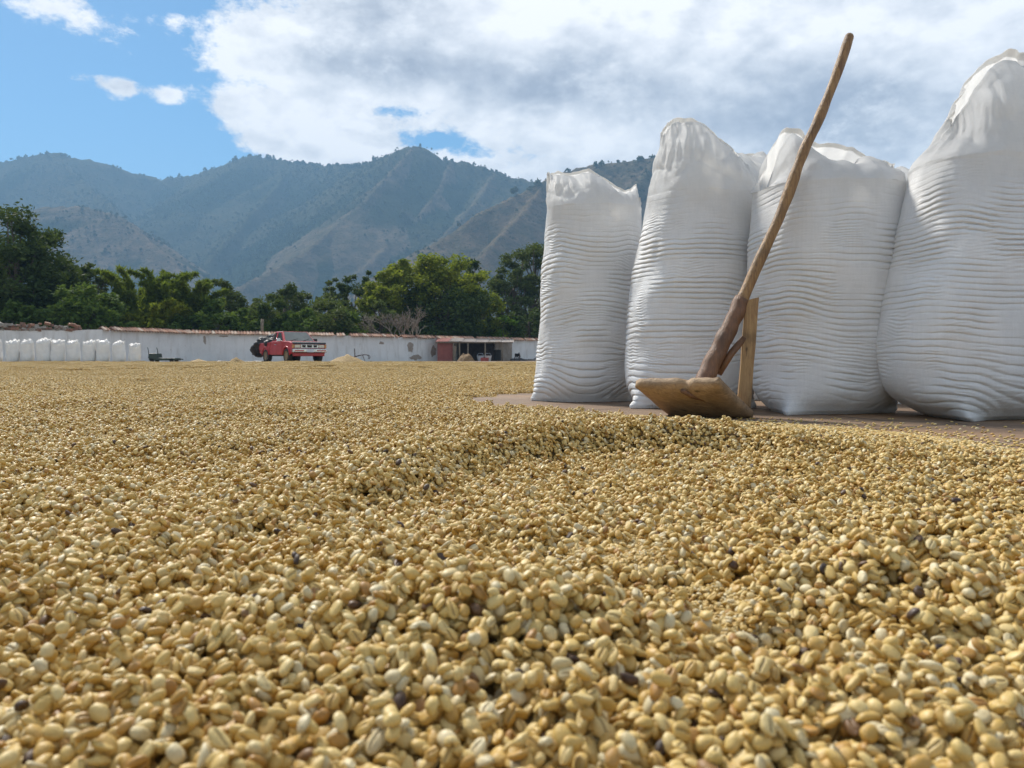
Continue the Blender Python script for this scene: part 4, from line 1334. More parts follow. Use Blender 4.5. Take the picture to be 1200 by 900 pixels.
# ------------------------------------------------------------------ far white wall with clay tile coping
WALL_PTS = [(-60, 40.5, 1.72), (85, 43.2, 1.80), (120, 44.0, 1.86), (225, 50.0, 1.86), (420, 56.0, 1.86), (520, 62.0, 1.84), (650, 71.0, 1.84), (760, 78.0, 1.84)]
def wall_xy(px):
    a = [q[0] for q in WALL_PTS]
    D = 1.0 / np.interp(px, a, [1.0 / q[1] for q in WALL_PTS])
    return Vector(((px - 600) / F * D, D, 0))
def build_wall():
    root = empty('whitewashed_wall', (wall_xy(300).x, wall_xy(300).y, 0))
    tag(root, 'long low whitewashed wall topped with clay tiles behind the drying patio', 'wall')
    o0 = root.location.copy()
    pts = [Vector(((p - 600) / F * d, d, h)) for p, d, h in WALL_PTS]
    for i, (a, b) in enumerate(zip(pts[:-1], pts[1:])):
        d = Vector((b.x - a.x, b.y - a.y, 0)); L = d.length; d.normalize()
        n = Vector((-d.y, d.x, 0))
        mb = MB()
        nseg = max(2, int(L / 0.8))
        # front face slightly uneven
        vs, fs = [], []
        for k in range(nseg + 1):
            t = k / nseg
            p = a.lerp(b, t)
            hh = p.z + (0.03 * vnoise(p.x * 1.3, p.y, 0, 8).item())
            for off, z in ((0, -0.03), (0.012 * vnoise(p.x * .9, 3, 0, 2).item(), hh * .5), (0, hh), (0.32, hh), (0.32, -0.03)):
                q = p + n * off
                vs.append((q.x - o0.x, q.y - o0.y, z))
        for k in range(nseg):
            for m_ in range(4):
                fs.append((k * 5 + m_, k * 5 + 5 + m_, k * 5 + 6 + m_, k * 5 + 1 + m_))
        fs += [(0, 1, 2, 3, 4), tuple(nseg * 5 + x for x in (4, 3, 2, 1, 0))]
        mb.add(vs, fs)
        mb.build('plaster_panel', M_WALL, root)
    # barrel tiles across the wall top, two overlapping courses per side
    mb = MB()
    r = random.Random(3)
    s_acc = 0
    for i in range(2, len(pts) - 1):
        a, b = pts[i], pts[i + 1]
        d = Vector((b.x - a.x, b.y - a.y, 0)); L = d.length; d.normalize()
        n = Vector((-d.y, d.x, 0))
        cnt = int(L / 0.20)
        for k in range(cnt):
            t = (k + 0.5) / cnt
            c = a.lerp(b, t)
            if r.random() < (0.03 if c.x < -12 else 0.10): continue
            sk = r.uniform(-.05, .05)
            segs = 6
            dz = r.uniform(-.015, .02)
            for course in (0, 1):
                vs, fs = [], []
                y0, y1, z0, z1 = (-0.26, 0.18, -0.02, 0.20) if course == 0 else (0.15, 0.55, 0.20, 0.0)
                for (yy, zz, w) in ((y0, z0, 0.115), (y1, z1, 0.095)):
                    for th in (0.0, 0.016):
                        for m_ in range(segs + 1):
                            an = PI * m_ / segs
                            q = c + d * (math.cos(an) * (w - th) + sk * yy) + n * yy
                            vs.append((q.x - o0.x, q.y - o0.y, c.z + zz - 0.06 + dz + math.sin(an) * (w - th) * 0.8))
                m1 = segs + 1
                for m_ in range(segs):
                    fs.append((m_, m_ + 1, 2 * m1 + m_ + 1, 2 * m1 + m_))
                    fs.append((m1 + m_, 3 * m1 + m_, 3 * m1 + m_ + 1, m1 + m_ + 1))
                    fs.append((m_, m1 + m_, m1 + m_ + 1, m_ + 1))
                mb.add(vs, fs)
    o = mb.build('roof_tile', M_TILE_VAR, root)
    tag(o, kind='stuff')
    # peeled plaster: bare adobe showing left of the shed
    def patch(px, py, w, h, seed):
        D = wall_xy(px).y - 0.02
        a, b = wall_xy(px - 5), wall_xy(px + 5)
        d = (b - a).normalized(); n = Vector((-d.y, d.x, 0))
        c = wall_xy(px) - n * 0.006
        c.z = CAM_H - (py - HZ) / F * D
        vs = []
        m_ = 18
        for k in range(m_):
            an = 2 * PI * k / m_
            rr = 1 + 0.35 * vnoise(math.cos(an) * 2.2 + seed, math.sin(an) * 2.2, 0, 9).item()
            vs.append(c + d * (math.cos(an) * w * rr) + Vector((0, 0, math.sin(an) * h * rr)) - o0)
        vs2 = [v + n * 0.02 for v in vs]
        b_ = MB(); b_.add(vs + vs2, [tuple(range(m_)), tuple(reversed(range(m_, 2 * m_)))] + [(k, (k + 1) % m_, (k + 1) % m_ + m_, k + m_) for k in range(m_)])
        b_.build('bare_adobe_patch', M_ADOBE, root)
    for q in ((481, 407, .32, .40, 1), (487, 419, .5, .22, 2), (508, 412, .3, .45, 3), (447, 402, .2, .12, 4), (240, 398, .10, .32, 5), (262, 394, .25, .06, 6)):
        patch(*q)
def tile_var():
    m, N, b, out = new_mat('clay_tiles_mixed')
    rp = N.n('ShaderNodeNewGeometry').outputs['Random Per Island']
    p = N.n('ShaderNodeNewGeometry').outputs['Position']
    c = N.ramp(rp, [(0, (0.17, 0.085, 0.055)), (0.4, (0.36, 0.17, 0.10)), (0.75, (0.46, 0.27, 0.18)), (1, (0.52, 0.42, 0.33))])
    c = N.mix(N.sstep(N.noise(p, 6, 4, 0.6), 0.45, 0.7, 0, 0.6), c, (0.12, 0.09, 0.075))
    N.put(b.inputs['Base Color'], c)
    b.inputs['Roughness'].default_value = 0.85
    return m
M_TILE_VAR = tile_var()
build_wall()

def rubble():
    """broken bricks and roof tiles lying on the ruined low end of the wall"""
    r = random.Random(12)
    for (px0, px1, lab) in ((-30, 22, 'heap of broken bricks on the ruined end of the wall beside its cornerstone'), (24, 60, 'low heap of old roof tiles stacked on the ruined wall top'), (64, 92, 'pale broken stones and brick ends where the tiled coping starts')):
        c = wall_xy((px0 + px1) / 2)
        root = empty('rubble_heap', (c.x, c.y + 0.15, 1.72))
        tag(root, lab, 'rubble')
        n = int((px1 - px0) * 0.9)
        for k in range(n):
            px = px0 + (px1 - px0) * (k + 0.5) / n
            q = wall_xy(px)
            mb = MB()
            s = (r.uniform(.18, .42), r.uniform(.14, .25), r.uniform(.07, .16))
            z = 1.74 + r.uniform(0.03, 0.10) + (r.random() ** 2) * 0.32
            mb.box((0, 0, 0), s, taper=r.uniform(.8, 1))
            mb.build('brick', r.choice([M_BRICK, M_STONE, M_STONE, M_TILE]), root, loc=(q.x - c.x, q.y - c.y + r.uniform(-.12, .05), z - 1.72), rot=(r.uniform(-.25, .25), r.uniform(-.3, .3), r.uniform(-.7, .7)))
rubble()

# ------------------------------------------------------------------ row of far sacks
def far_sacks():
    metas = []
    for k in range(5):
        r = np.random.default_rng(200 + k)
        h = 0.74 + 0.05 * r.random()
        z = np.linspace(0, h, 8)
        hw = np.array([.22, .275, .29, .29, .285, .28, .275, .27]) * r.uniform(.96, 1.06)
        off = r.normal(0, 0.012, 8).cumsum() * 0.6
        xs = np.linspace(-.27, .27, 9)
        rim = [(x, h + 0.20 + 0.035 * r.normal()) for x in xs]
        me, hem = sack_mesh('far_bean_sack', z, -hw + off, hw + off, h, rim, nu=48, nb=60, nt=14, seed=300 + k * 9, amp=0.006, lam=0.05, corners=((-2.2, .6),), front_drop=0.06, pleat=0.05)
        me.materials.append(M_SACK_FAR)
        metas.append(me)
    labels = ['white sack cut by the picture edge, first of the far row', 'far white sack with a leaning side next to the first of its row', 'far white sack standing third from the picture edge by the wall',
              'far white sack standing fourth from the picture edge by the wall', 'far white sack in the middle of the row, fifth from the picture edge', 'far white sack standing fifth from the cart end of the row',
              'far white sack with low crumpled mouth, fourth from the cart end', 'far white sack overlapping its neighbour, third from the cart end', 'far white sack standing second from the green cart end', 'lowest white sack at the end of the far row next to the green cart']
    px = [-6, 14, 32, 51, 68, 86, 104, 121, 139, 158]
    sz = [1.0, .98, .98, 1.06, 1.02, 1.0, .97, .99, .97, .88]
    base = None
    for i, x in enumerate(px):
        D = 34 + 0.12 * i
        if base is None:
            o = base = bpy.data.objects.new('bean_sack', metas[0]); 
        else:
            o = base.copy(); o.data = metas[(i * 3) % 5]; o.name = 'bean_sack'
        COL.objects.link(o)
        o.location = ((x - 600) / F * D, D, 0)
        o.rotation_euler = (0, 0, 0.4 * math.sin(i * 2.1))
        s = sz[i] * 1.04
        o.scale = (s * 0.95, s * 0.95, s * 1.02)
        tag(o, labels[i], 'sack', 'white sacks lined up by the far wall')
far_sacks()

# ------------------------------------------------------------------ red pickup truck
def wheel(parent, x, y, r_=0.345, w=0.22):
    t = MB()
    n = 28
    prof = [(-w / 2, r_ * .66), (-w / 2, r_ * .93), (-w / 2 * .8, r_), (w / 2 * .8, r_), (w / 2, r_ * .93), (w / 2, r_ * .66)]
    vs = []
    for k in range(n):
        a = 2 * PI * k / n
        for yy, rr in prof: vs.append((rr * math.cos(a), yy, rr * math.sin(a)))
    m_ = len(prof)
    fs = [(k * m_ + i, ((k + 1) % n) * m_ + i, ((k + 1) % n) * m_ + i + 1, k * m_ + i + 1) for k in range(n) for i in range(m_ - 1)]
    t.add(vs, fs)
    e = t.build('tyre', M_RUBBER, None, True)
    wroot = empty('wheel', (x, y, r_))
    wroot.parent = parent
    e.parent = wroot
    h = MB()
    s = -1 if y < 0 else 1
    prof = [(s * w * .30, 0.001), (s * w * .42, .05), (s * w * .36, .09), (s * w * .2, .14), (s * w * .3, r_ * .60), (s * w * .47, r_ * .665), (s * w * .3, r_ * .69)]
    vs = []
    for k in range(n):
        a = 2 * PI * k / n
        for i, (yy, rr) in enumerate(prof):
            dent = (0.02 * s if (i == 3 and k % 4 < 2) else 0)
            vs.append((rr * math.cos(a), yy + dent, rr * math.sin(a)))
    m_ = len(prof)
    h.add(vs, [(k * m_ + i, ((k + 1) % n) * m_ + i, ((k + 1) % n) * m_ + i + 1, k * m_ + i + 1) for k in range(n) for i in range(m_ - 1)])
    h.build('rim', M_MUDDY, wroot, True)
def truck():
    al = R(39)
    D = 37.6
    fx = (339 - 600) / F * D
    # heading: towards the lens and to the right of the picture
    rz = math.atan2(-math.cos(al), math.sin(al))
    root = empty('pickup_truck', (0, 0, 0.0), rz)
    M3 = Matrix.Rotation(rz, 3, 'Z')
    q = M3 @ Vector((1.35, -0.72, 0))
    root.location = (fx - q.x, D - q.y, 0.0)
    root.scale = (1.0, 1.10, 1.0)
    tag(root, 'red pickup truck with black hood guard parked before the white wall', 'pickup truck')
    fxw, rxw, R_ = 1.35, -1.30, 0.40
    def arch(cx, z0, flip=False):
        out = []
        for k in range(0, 13):
            a = PI - PI * k / 12
            out.append((cx + R_ * math.cos(a), max(z0, 0.36 + R_ * math.sin(a))))
        return out
    # side silhouette of the lower body, rear to front
    poly = [(-2.15, 0.48)] + arch(rxw, 0.42) + [(-0.6, 0.38), (0.7, 0.38)] + arch(fxw, 0.42) + [(1.98, 0.44), (2.06, 0.60), (2.08, 0.90), (2.02, 0.98), (1.5, 1.045), (0.78, 1.075), (-0.72, 1.06), (-0.72, 0.62), (-2.15, 0.62)]
    mb = MB(); mb.prism(poly, -0.79, 0.79)
    mb.build('body', M_RED, root, bevel=0.035, seg=3)
    # load bed sides, floor edge and lowered tailgate
    for y in (-0.775, 0.775):
        mb = MB()
        pl = [(-2.15, 0.625), (-0.725, 0.625), (-0.725, 1.02), (-2.15, 1.0)]
        mb.prism(pl, y - 0.03, y + 0.03)
        mb.build('bed_side', M_RED, root, bevel=0.012)
    mb = MB(); mb.box((-2.38, 0, 0.66), (0.46, 1.42, 0.05), (0, 0.28, 0)); mb.build('tailgate', M_RED, root, bevel=0.012)
    # greenhouse
    bz, tz = 1.055, 1.565
    B = [(0.98, .74), (-0.62, .75)]
    T = [(0.36, .60), (-0.50, .61)]
    vs = []
    for (x, y) in B: vs += [(x, -y, bz), (x, y, bz)]
    for (x, y) in T: vs += [(x, -y, tz), (x, y, tz)]
    mb = MB(); mb.add(vs, [(0, 1, 5, 4), (2, 6, 7, 3), (0, 4, 6, 2), (1, 3, 7, 5), (4, 5, 7, 6), (0, 2, 3, 1)])
    mb.build('cab', M_RED, root, bevel=0.04, seg=3)
    def pane(name, quad, out, inset=0.06, mat=M_GLASS, th=0.012):
        quad = [Vector(v) for v in quad]
        c = sum(quad, Vector()) / 4
        n = (quad[1] - quad[0]).cross(quad[3] - quad[0]).normalized()
        if n.dot(Vector(out)) < 0: n = -n
        qs = []
        for v in quad:
            d = (c - v)
            qs.append(v + d.normalized() * inset * 1.5)
        vs = [v + n * 0.006 for v in qs] + [v - n * th for v in qs]
        mb = MB(); mb.add(vs, [(0, 1, 2, 3), (7, 6, 5, 4), (0, 4, 5, 1), (1, 5, 6, 2), (2, 6, 7, 3), (3, 7, 4, 0)])
        return mb.build(name, mat, root)
    pane('windshield', [(0.98, -.74, bz), (0.98, .74, bz), (0.36, .60, tz), (0.36, -.60, tz)], (1, 0, 1), 0.045)
    pane('rear_window', [(-0.62, -.75, bz), (-0.62, .75, bz), (-0.50, .61, tz), (-0.50, -.61, tz)], (-1, 0, .2), 0.07)
    for s in (-1, 1):
        k = 0.22
        pane('side_window', [(0.82, s * .742, bz), (-0.06, s * .746, bz), (-0.10, s * .606, tz), (0.32, s * .602, tz)], (0, s, .3), 0.05)
        pane('quarter_window', [(-0.16, s * .747, bz), (-0.58, s * .75, bz), (-0.47, s * .61, tz), (-0.17, s * .607, tz)], (0, s, .3), 0.05)
        # door: shallow panel with handle
        mb = MB(); mb.prism([(-0.10, 0.47), (0.80, 0.47), (0.84, 0.80), (0.80, 1.02), (-0.10, 1.02)], s * 0.792, s * 0.803)
        dr = mb.build('door', M_RED, root, bevel=0.004)
        mb = MB(); mb.box((0.02, s * 0.812, 0.90), (0.16, 0.02, 0.035)); mb.build('handle', M_STEEL, dr)
        mb = MB(); mb.box((0.62, s * 0.885, 1.13), (0.10, 0.17, 0.16)); mb.box((0.63, s * 0.79, 1.09), (0.04, 0.08, 0.05)); mb.build('mirror', M_STEEL if s < 0 else M_DARKIN, root, bevel=0.02)
        # fender flare
        for cx in (fxw, rxw):
            mb = MB()
            pts = [(cx + (R_ + 0.03) * math.cos(a), s * 0.80, 0.36 + (R_ + 0.03) * math.sin(a)) for a in np.linspace(0.05, PI - 0.05, 14)]
            mb.tube(pts, 0.035, 6)
            mb.build('wheel_arch', M_RED, root, True)
        # head lamps and corner lamps
        mb = MB(); mb.box((2.085, s * 0.56, 0.80), (0.03, 0.26, 0.15)); mb.build('headlight', M_LAMP, root, bevel=0.008)
        mb = MB(); mb.box((2.065, s * 0.755, 0.80), (0.06, 0.10, 0.17)); mb.build('indicator', M_AMBER, root, bevel=0.008)
        mb = MB(); mb.box((2.20, s * 0.52, 0.585), (0.012, 0.42, 0.05)); mb.build('bumper_slot', M_RED, root)
    # chrome grille with three openings
    mb = MB(); mb.box((2.088, 0, 0.80), (0.03, 0.82, 0.17)); g = mb.build('grille', M_STEEL, root, bevel=0.006)
    for y, w in ((-0.265, .20), (0, .26), (0.265, .20)):
        mb = MB()
        mb.add([(2.107, y - w / 2, .86), (2.107, y + w / 2, .86), (2.107, y + w / 2 - .03, .745), (2.107, y - w / 2 + .03, .745), (2.08, y - w / 2, .86), (2.08, y + w / 2, .86), (2.08, y + w / 2 - .03, .745), (2.08, y - w / 2 + .03, .745)],
               [(0, 1, 2, 3), (7, 6, 5, 4), (0, 4, 5, 1), (1, 5, 6, 2), (2, 6, 7, 3), (3, 7, 4, 0)])
        mb.build('opening', M_DARKIN, g)
    mb = MB(); mb.box((2.13, 0, 0.59), (0.13, 1.62, 0.18)); bp = mb.build('bumper', M_STEEL, root, bevel=0.03)
    mb = MB(); mb.box((2.205, 0.0, 0.585), (0.014, 0.34, 0.15)); mb.build('licence_plate', M_PLATE, root, bevel=0.004)
    mb = MB(); mb.box((2.00, 0, 0.40), (0.14, 1.46, 0.16)); mb.build('air_dam', M_RED, root, bevel=0.02)
    # black guard along the hood's leading edge
    mb = MB(); mb.prism([(2.06, 0.895), (2.135, 0.915), (2.10, 0.985), (1.93, 1.03), (1.90, 1.005)], -0.77, 0.77); mb.build('hood_guard', M_BLACKPL, root, bevel=0.01)
    mb = MB(); mb.tube([(0.98, -.45, 1.09), (0.82, -.05, 1.20)], 0.01, 5); mb.tube([(0.98, .15, 1.09), (0.82, .5, 1.20)], 0.01, 5); mb.build('wiper', M_DARKIN, root)
    mb = MB(); mb.box((0, 0, 0.40), (3.9, 1.2, 0.14)); mb.build('chassis', M_DARKIN, root)
    for x in (fxw, rxw):
        for s in (-1, 1): wheel(root, x, s * 0.70)
    # black plastic bundles in and hanging out of the bed
    def bundle(lab, lx, ly, lz, s, seed, rot=0):
        m_ = bundle_mesh(s, seed)
        p = M3 @ Vector((lx, ly, 0)) + Vector(root.location)
        o = link('plastic_bundle', m_, M_BLACKPL, loc=(p.x, p.y, lz), rot=(0, rot, rz))
        tag(o, lab, 'bundle', 'black plastic bundles loaded on the pickup')
    bundle('black plastic bundle filling the bed right behind the cab', -1.20, -0.15, 0.98, (0.44, 0.78, 0.36), 1)
    bundle('black plastic sheet standing up in the middle of the load', -1.72, -0.2, 1.10, (0.24, 0.6, 0.42), 2, 0.3)
    bundle('greyish black bundle slumped over the lowered tailgate', -2.40, -0.40, 0.98, (0.46, 0.60, 0.34), 3, -0.3)
    bundle('black bundle hanging lowest off the back of the load', -3.0, -0.45, 0.70, (0.46, 0.55, 0.34), 4, -0.6)
def bundle_mesh(s, seed, n=26):
    th, ph = np.meshgrid(np.linspace(0, PI, n), np.linspace(0, 2 * PI, n * 2, endpoint=False), indexing='ij')
    x, y, z = np.sin(th) * np.cos(ph), np.sin(th) * np.sin(ph), np.cos(th)
    k = lambda v: np.sign(v) * np.abs(v) ** 0.75
    rr = 1 + 0.16 * vnoise(x * 2.1 + seed * 5, y * 2.1, z * 2.1, seed) - 0.20 * np.abs(vnoise(x * 4 + seed, y * 4, z * 4, seed + 3))
    V = np.stack([(k(x) * rr * s[0]).ravel(), (k(y) * rr * s[1]).ravel(), (k(z) * rr * s[2]).ravel()], -1)
    return np_mesh('plastic_bundle', V, grid_faces(n, n * 2, True))
truck()

# ------------------------------------------------------------------ things along the wall
def heap(px, D, w, h, label, mat, seed, name='bean_heap', cat='heap', peak=1.3):
    n = 40
    rr, an = np.meshgrid(np.linspace(0, 1, 18), np.linspace(0, 2 * PI, n, endpoint=False), indexing='ij')
    ed = 1 + 0.18 * vnoise(np.cos(an) * 1.6, np.sin(an) * 1.6, 0, seed)
    x, y = rr * np.cos(an) * w * ed, rr * np.sin(an) * w * 0.8 * ed
    z = h * (1 - rr ** peak) * (1 + 0.16 * vnoise(x * 5, y * 5, 0, seed + 1)) + 0.02 * vnoise(x * 14, y * 14, 0, seed + 2) * (1 - rr)
    z = np.where(rr >= 0.999, 0.0, np.maximum(z, 0.0))
    o = link(name, np_mesh(name, np.stack([x.ravel(), y.ravel(), z.ravel()], -1), grid_faces(18, n, True)), mat, loc=((px - 600) / F * D, D, 0.006))
    tag(o, label, cat)
    return o
heap(277, 41, 0.40, 0.22, 'low heap of beans beside the black sheet behind the truck', M_BEANHEAP, 3, peak=1.6)
heap(233, 39, 0.55, 0.17, 'flat heap of beans between the green cart and the black sheet', M_BEANHEAP, 6)
heap(407, 45, 1.0, 0.40, 'cone of coffee beans heaped on black sheeting right of the pickup', M_BEANHEAP, 4, peak=1.4)
heap(546, 58.6, 0.72, 0.55, 'brown heap of husks piled in front of the lean-to shed', M_HUSK, 5, 'husk_heap', peak=2.2)
def tarp(px0, px1, D, label, dep=1.2, h=0.05):
    n, m_ = 24, 10
    X, Y = np.meshgrid(np.linspace(0, 1, n), np.linspace(0, 1, m_))
    w = (px1 - px0) / F * D
    Z = 0.006 + h * (0.6 + 0.5 * vnoise(X * 6, Y * 3, 0, int(px0))) * np.sin(PI * np.clip(Y * 1.0, 0, 1)) ** 0.5
    V = np.stack([(X * w - w / 2).ravel(), (Y * dep + 0.1 * vnoise(X * 4, 1, 0, 3)).ravel(), Z.ravel()], -1)
    o = link('ground_sheet', np_mesh('ground_sheet', V, grid_faces(m_, n)), M_BLACKPL, loc=(((px0 + px1) / 2 - 600) / F * D, D, 0))
    tag(o, label, 'plastic sheet')
tarp(252, 306, 42, 'crumpled black plastic sheet on the ground left of the truck wheels', 1.5, 0.12)
tarp(378, 432, 44.3, 'black plastic sheet spread under the cone of beans', 2.4, 0.05)
tarp(598, 634, 66, 'dark plastic sheet rolled along the wall foot next to the front sacks', 0.8, 0.28)

def cart():
    D = 37.5
    root = empty('handcart', ((192 - 600) / F * D, D, 0))
    tag(root, 'dark green low handcart with raised handles next to the far sacks', 'handcart')
    k = D / F
    mb = MB(); mb.box((0.05, 0, 0.17), (1.30, 0.6, 0.12)); mb.build('platform', M_GREENPAINT, root, bevel=0.02)
    mb = MB(); mb.box((-0.42, 0, 0.33), (0.46, 0.56, 0.24), taper=0.9); mb.build('tray', M_GREENPAINT, root, bevel=0.02)
    for x in (-0.62, -0.18):
        for y in (-.24,):
            mb = MB(); mb.tube([(x, y, 0.4), (x - 0.02, y, 0.60), (x - 0.06, y, 0.74)], 0.018, 6); mb.build('handle', M_GREENPAINT, root, True)
    for x in (-.45, .5):
        for y in (-.27, .27):
            mb = MB(); mb.tube([(x, y - .03, 0.105), (x, y + .03, 0.105)], 0.10, 14); mb.build('wheel', M_RUBBER, root)
    mb = MB(); mb.tube([(0.68, 0, 0.20), (0.95, 0, 0.16)], 0.03, 6); mb.build('tongue', M_GREENPAINT, root)
cart()
def frame():
    D = 50
    root = empty('wheelbarrow_frame', ((424 - 600) / F * D, D, 0))
    tag(root, 'rusty bent wheelbarrow frame leaning by the wall behind the bean cone', 'barrow frame')
    mb = MB(); mb.tube([(-.45, .1, 0), (-.47, .1, .40), (-.5, .1, .85)], 0.035, 6); mb.build('post', M_RUST, root)
    for y in (-.2, .25):
        mb = MB(); mb.tube([(-.5, y, .30), (-.1, y, .42), (.2, y, .46), (.42, y, .42), (.5, y, .30), (.44, y, .18)], 0.022, 6); mb.build('rail', M_RUST, root, True)
    mb = MB(); mb.tube([(.1, -.2, .45), (.1, .25, .45)], 0.02, 6); mb.tube([(-.2, -.2, .38), (-.2, .25, .38)], .02, 6); mb.tube([(.05, 0, .45), (.2, 0, .02)], .022, 6); mb.build('crossbar', M_RUST, root)
frame()
def post_behind():
    D = 55.5
    root = None
    mb = MB(); x = (307 - 600) / F * D
    mb.tube([(0, 0, 0), (0.02, 0, 1.3), (0.0, 0, 2.5), (0.03, 0, 3.05)], [0.13, .12, .11, .10], 9)
    o = mb.build('wooden_post', M_WOOD_OLD, None, True, loc=(x, D, 0))
    tag(o, 'single weathered wooden post standing just behind the tiled wall', 'post')
post_behind()

def shed():
    D0 = 60.0
    k = D0 / F
    c = Vector(((556 - 600) * k, D0, 0))
    root = empty('lean_to_shed', c)
    tag(root, 'open lean-to shed with tin roof and faded red panel against the wall', 'shed')
    X = lambda px: (px - 556) * k
    rz = math.atan2(wall_xy(600).y - wall_xy(520).y, wall_xy(600).x - wall_xy(520).x)
    hw = 1.62
    # back panel, its dark colour stands for the shade inside the shed
    def yb(px): return wall_xy(px).y - D0 - 0.05
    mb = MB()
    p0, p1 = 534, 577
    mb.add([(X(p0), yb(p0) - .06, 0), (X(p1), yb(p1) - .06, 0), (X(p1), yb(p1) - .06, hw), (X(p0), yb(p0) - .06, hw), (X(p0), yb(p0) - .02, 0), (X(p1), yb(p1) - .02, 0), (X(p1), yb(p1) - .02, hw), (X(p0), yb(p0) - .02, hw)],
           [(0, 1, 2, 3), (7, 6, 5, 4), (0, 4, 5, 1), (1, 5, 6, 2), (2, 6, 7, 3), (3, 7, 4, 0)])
    mb.build('back_shade_panel', M_SHED_SHADE, root)
    mb = MB()
    q0, q1 = 578, 600
    mb.add([(X(q0), yb(q0) - .06, 0), (X(q1), yb(q1) - .06, 0), (X(q1), yb(q1) - .06, hw), (X(q0), yb(q0) - .06, hw), (X(q0), yb(q0) - .02, 0), (X(q1), yb(q1) - .02, 0), (X(q1), yb(q1) - .02, hw), (X(q0), yb(q0) - .02, hw)],
           [(0, 1, 2, 3), (7, 6, 5, 4), (0, 4, 5, 1), (1, 5, 6, 2), (2, 6, 7, 3), (3, 7, 4, 0)])
    mb.build('side_panel', M_ADOBE, root)
    # red corrugated panel
    n = 40
    xs = np.linspace(X(512.5), X(530.5), n)
    zz = np.linspace(0.0, 1.42, 26)
    V, ys = [], 0.0
    for z in zz:
        for x in xs:
            V.append((x, 0.02 * math.sin(z * 40), z))
    V = np.array(V)
    V2 = V.copy(); V2[:, 1] += 0.03
    fc = grid_faces(26, n)
    o = link('red_panel', np_mesh('red_panel', np.concatenate([V, V2]), np.concatenate([fc, fc[:, ::-1] + len(V)])), M_TINRED, root)
    # roof sheets, each its own
    px = [511, 526, 541, 556, 571, 586, 601]
    r = random.Random(2)
    for i in range(6):
        a, b = px[i], px[i + 1] + 1
        n = 19
        f0 = 1.50 + r.uniform(-.03, .03)
        vs = []
        for yy, z in ((-0.35, f0), (yb((a + b) / 2) - 0.1, 1.86 + 0.0)):
            for m_ in range(n):
                t = m_ / (n - 1)
                vs.append((X(a) + (X(b) - X(a)) * t, yy + 0.02 * r.random(), z + 0.022 * math.cos(m_ * PI) + 0.012 * (i % 2)))
        vs2 = [(x, y, z - 0.012) for x, y, z in vs]
        fs = [(m_, m_ + 1, n + m_ + 1, n + m_) for m_ in range(n - 1)] + [(2 * n + m_, 3 * n + m_, 3 * n + m_ + 1, 2 * n + m_ + 1) for m_ in range(n - 1)] + [(m_, 2 * n + m_, 2 * n + m_ + 1, m_ + 1) for m_ in range(n - 1)]
        mb = MB(); mb.add(vs + vs2, fs)
        mb.build('roof_sheet', M_TINRED if i == 0 else M_TIN, root)
    mb = MB(); mb.box(((X(511) + X(601)) / 2, -0.22, 1.435), (X(601) - X(511), 0.07, 0.08)); mb.build('beam', M_WOOD_OLD, root)
    for p in (531.5, 539, 548.5, 568.5, 588.5):
        mb = MB(); mb.tube([(X(p), -0.2, 0), (X(p) + r.uniform(-.03, .03), -0.2, 1.4)], 0.06, 8); mb.build('post', M_WOOD_OLD, root, True)
    mb = MB(); mb.box((X(533.2), -0.28, 0.58), (0.20, 0.05, 1.16), (0, 0.07, 0)); mb.build('plank', M_WOOD_OLD, root)
M_SHED_SHADE = simple_mat('painted_shed_shade', (0.055, 0.035, 0.028), (0.03, 0.02, 0.017), 3, 0.9)  # shade of the shed interior painted in as a dark colour
shed()
def drum(o):
    mb = MB()
    mb.tube([(0, 0, 0), (0, 0, .28), (0, 0, .30), (0, 0, .32), (0, 0, .58), (0, 0, .60), (0, 0, .62), (0, 0, .88)], [.28, .28, .295, .28, .28, .295, .28, .28], 18)
    mb.build('shell', M_DARKIN, o)
    mb = MB(); mb.tube([(0.1, 0.05, .88), (.1, .05, .91)], .04, 8); mb.build('bung', M_RUST, o)
def pump(o):
    mb = MB(); mb.box((0, 0, .30), (.5, .3, .06)); mb.box((-.2, 0, .14), (.06, .26, .28)); mb.box((.2, 0, .14), (.06, .26, .28)); mb.build('stand', M_RUST, o)
    mb = MB(); mb.tube([(-.2, 0, .48), (.15, 0, .48)], .14, 12); mb.build('motor', M_DARKIN, o)
    mb = MB(); mb.tube([(.15, 0, .48), (.24, 0, .50)], .2, 14); mb.build('pulley', M_RUST, o)
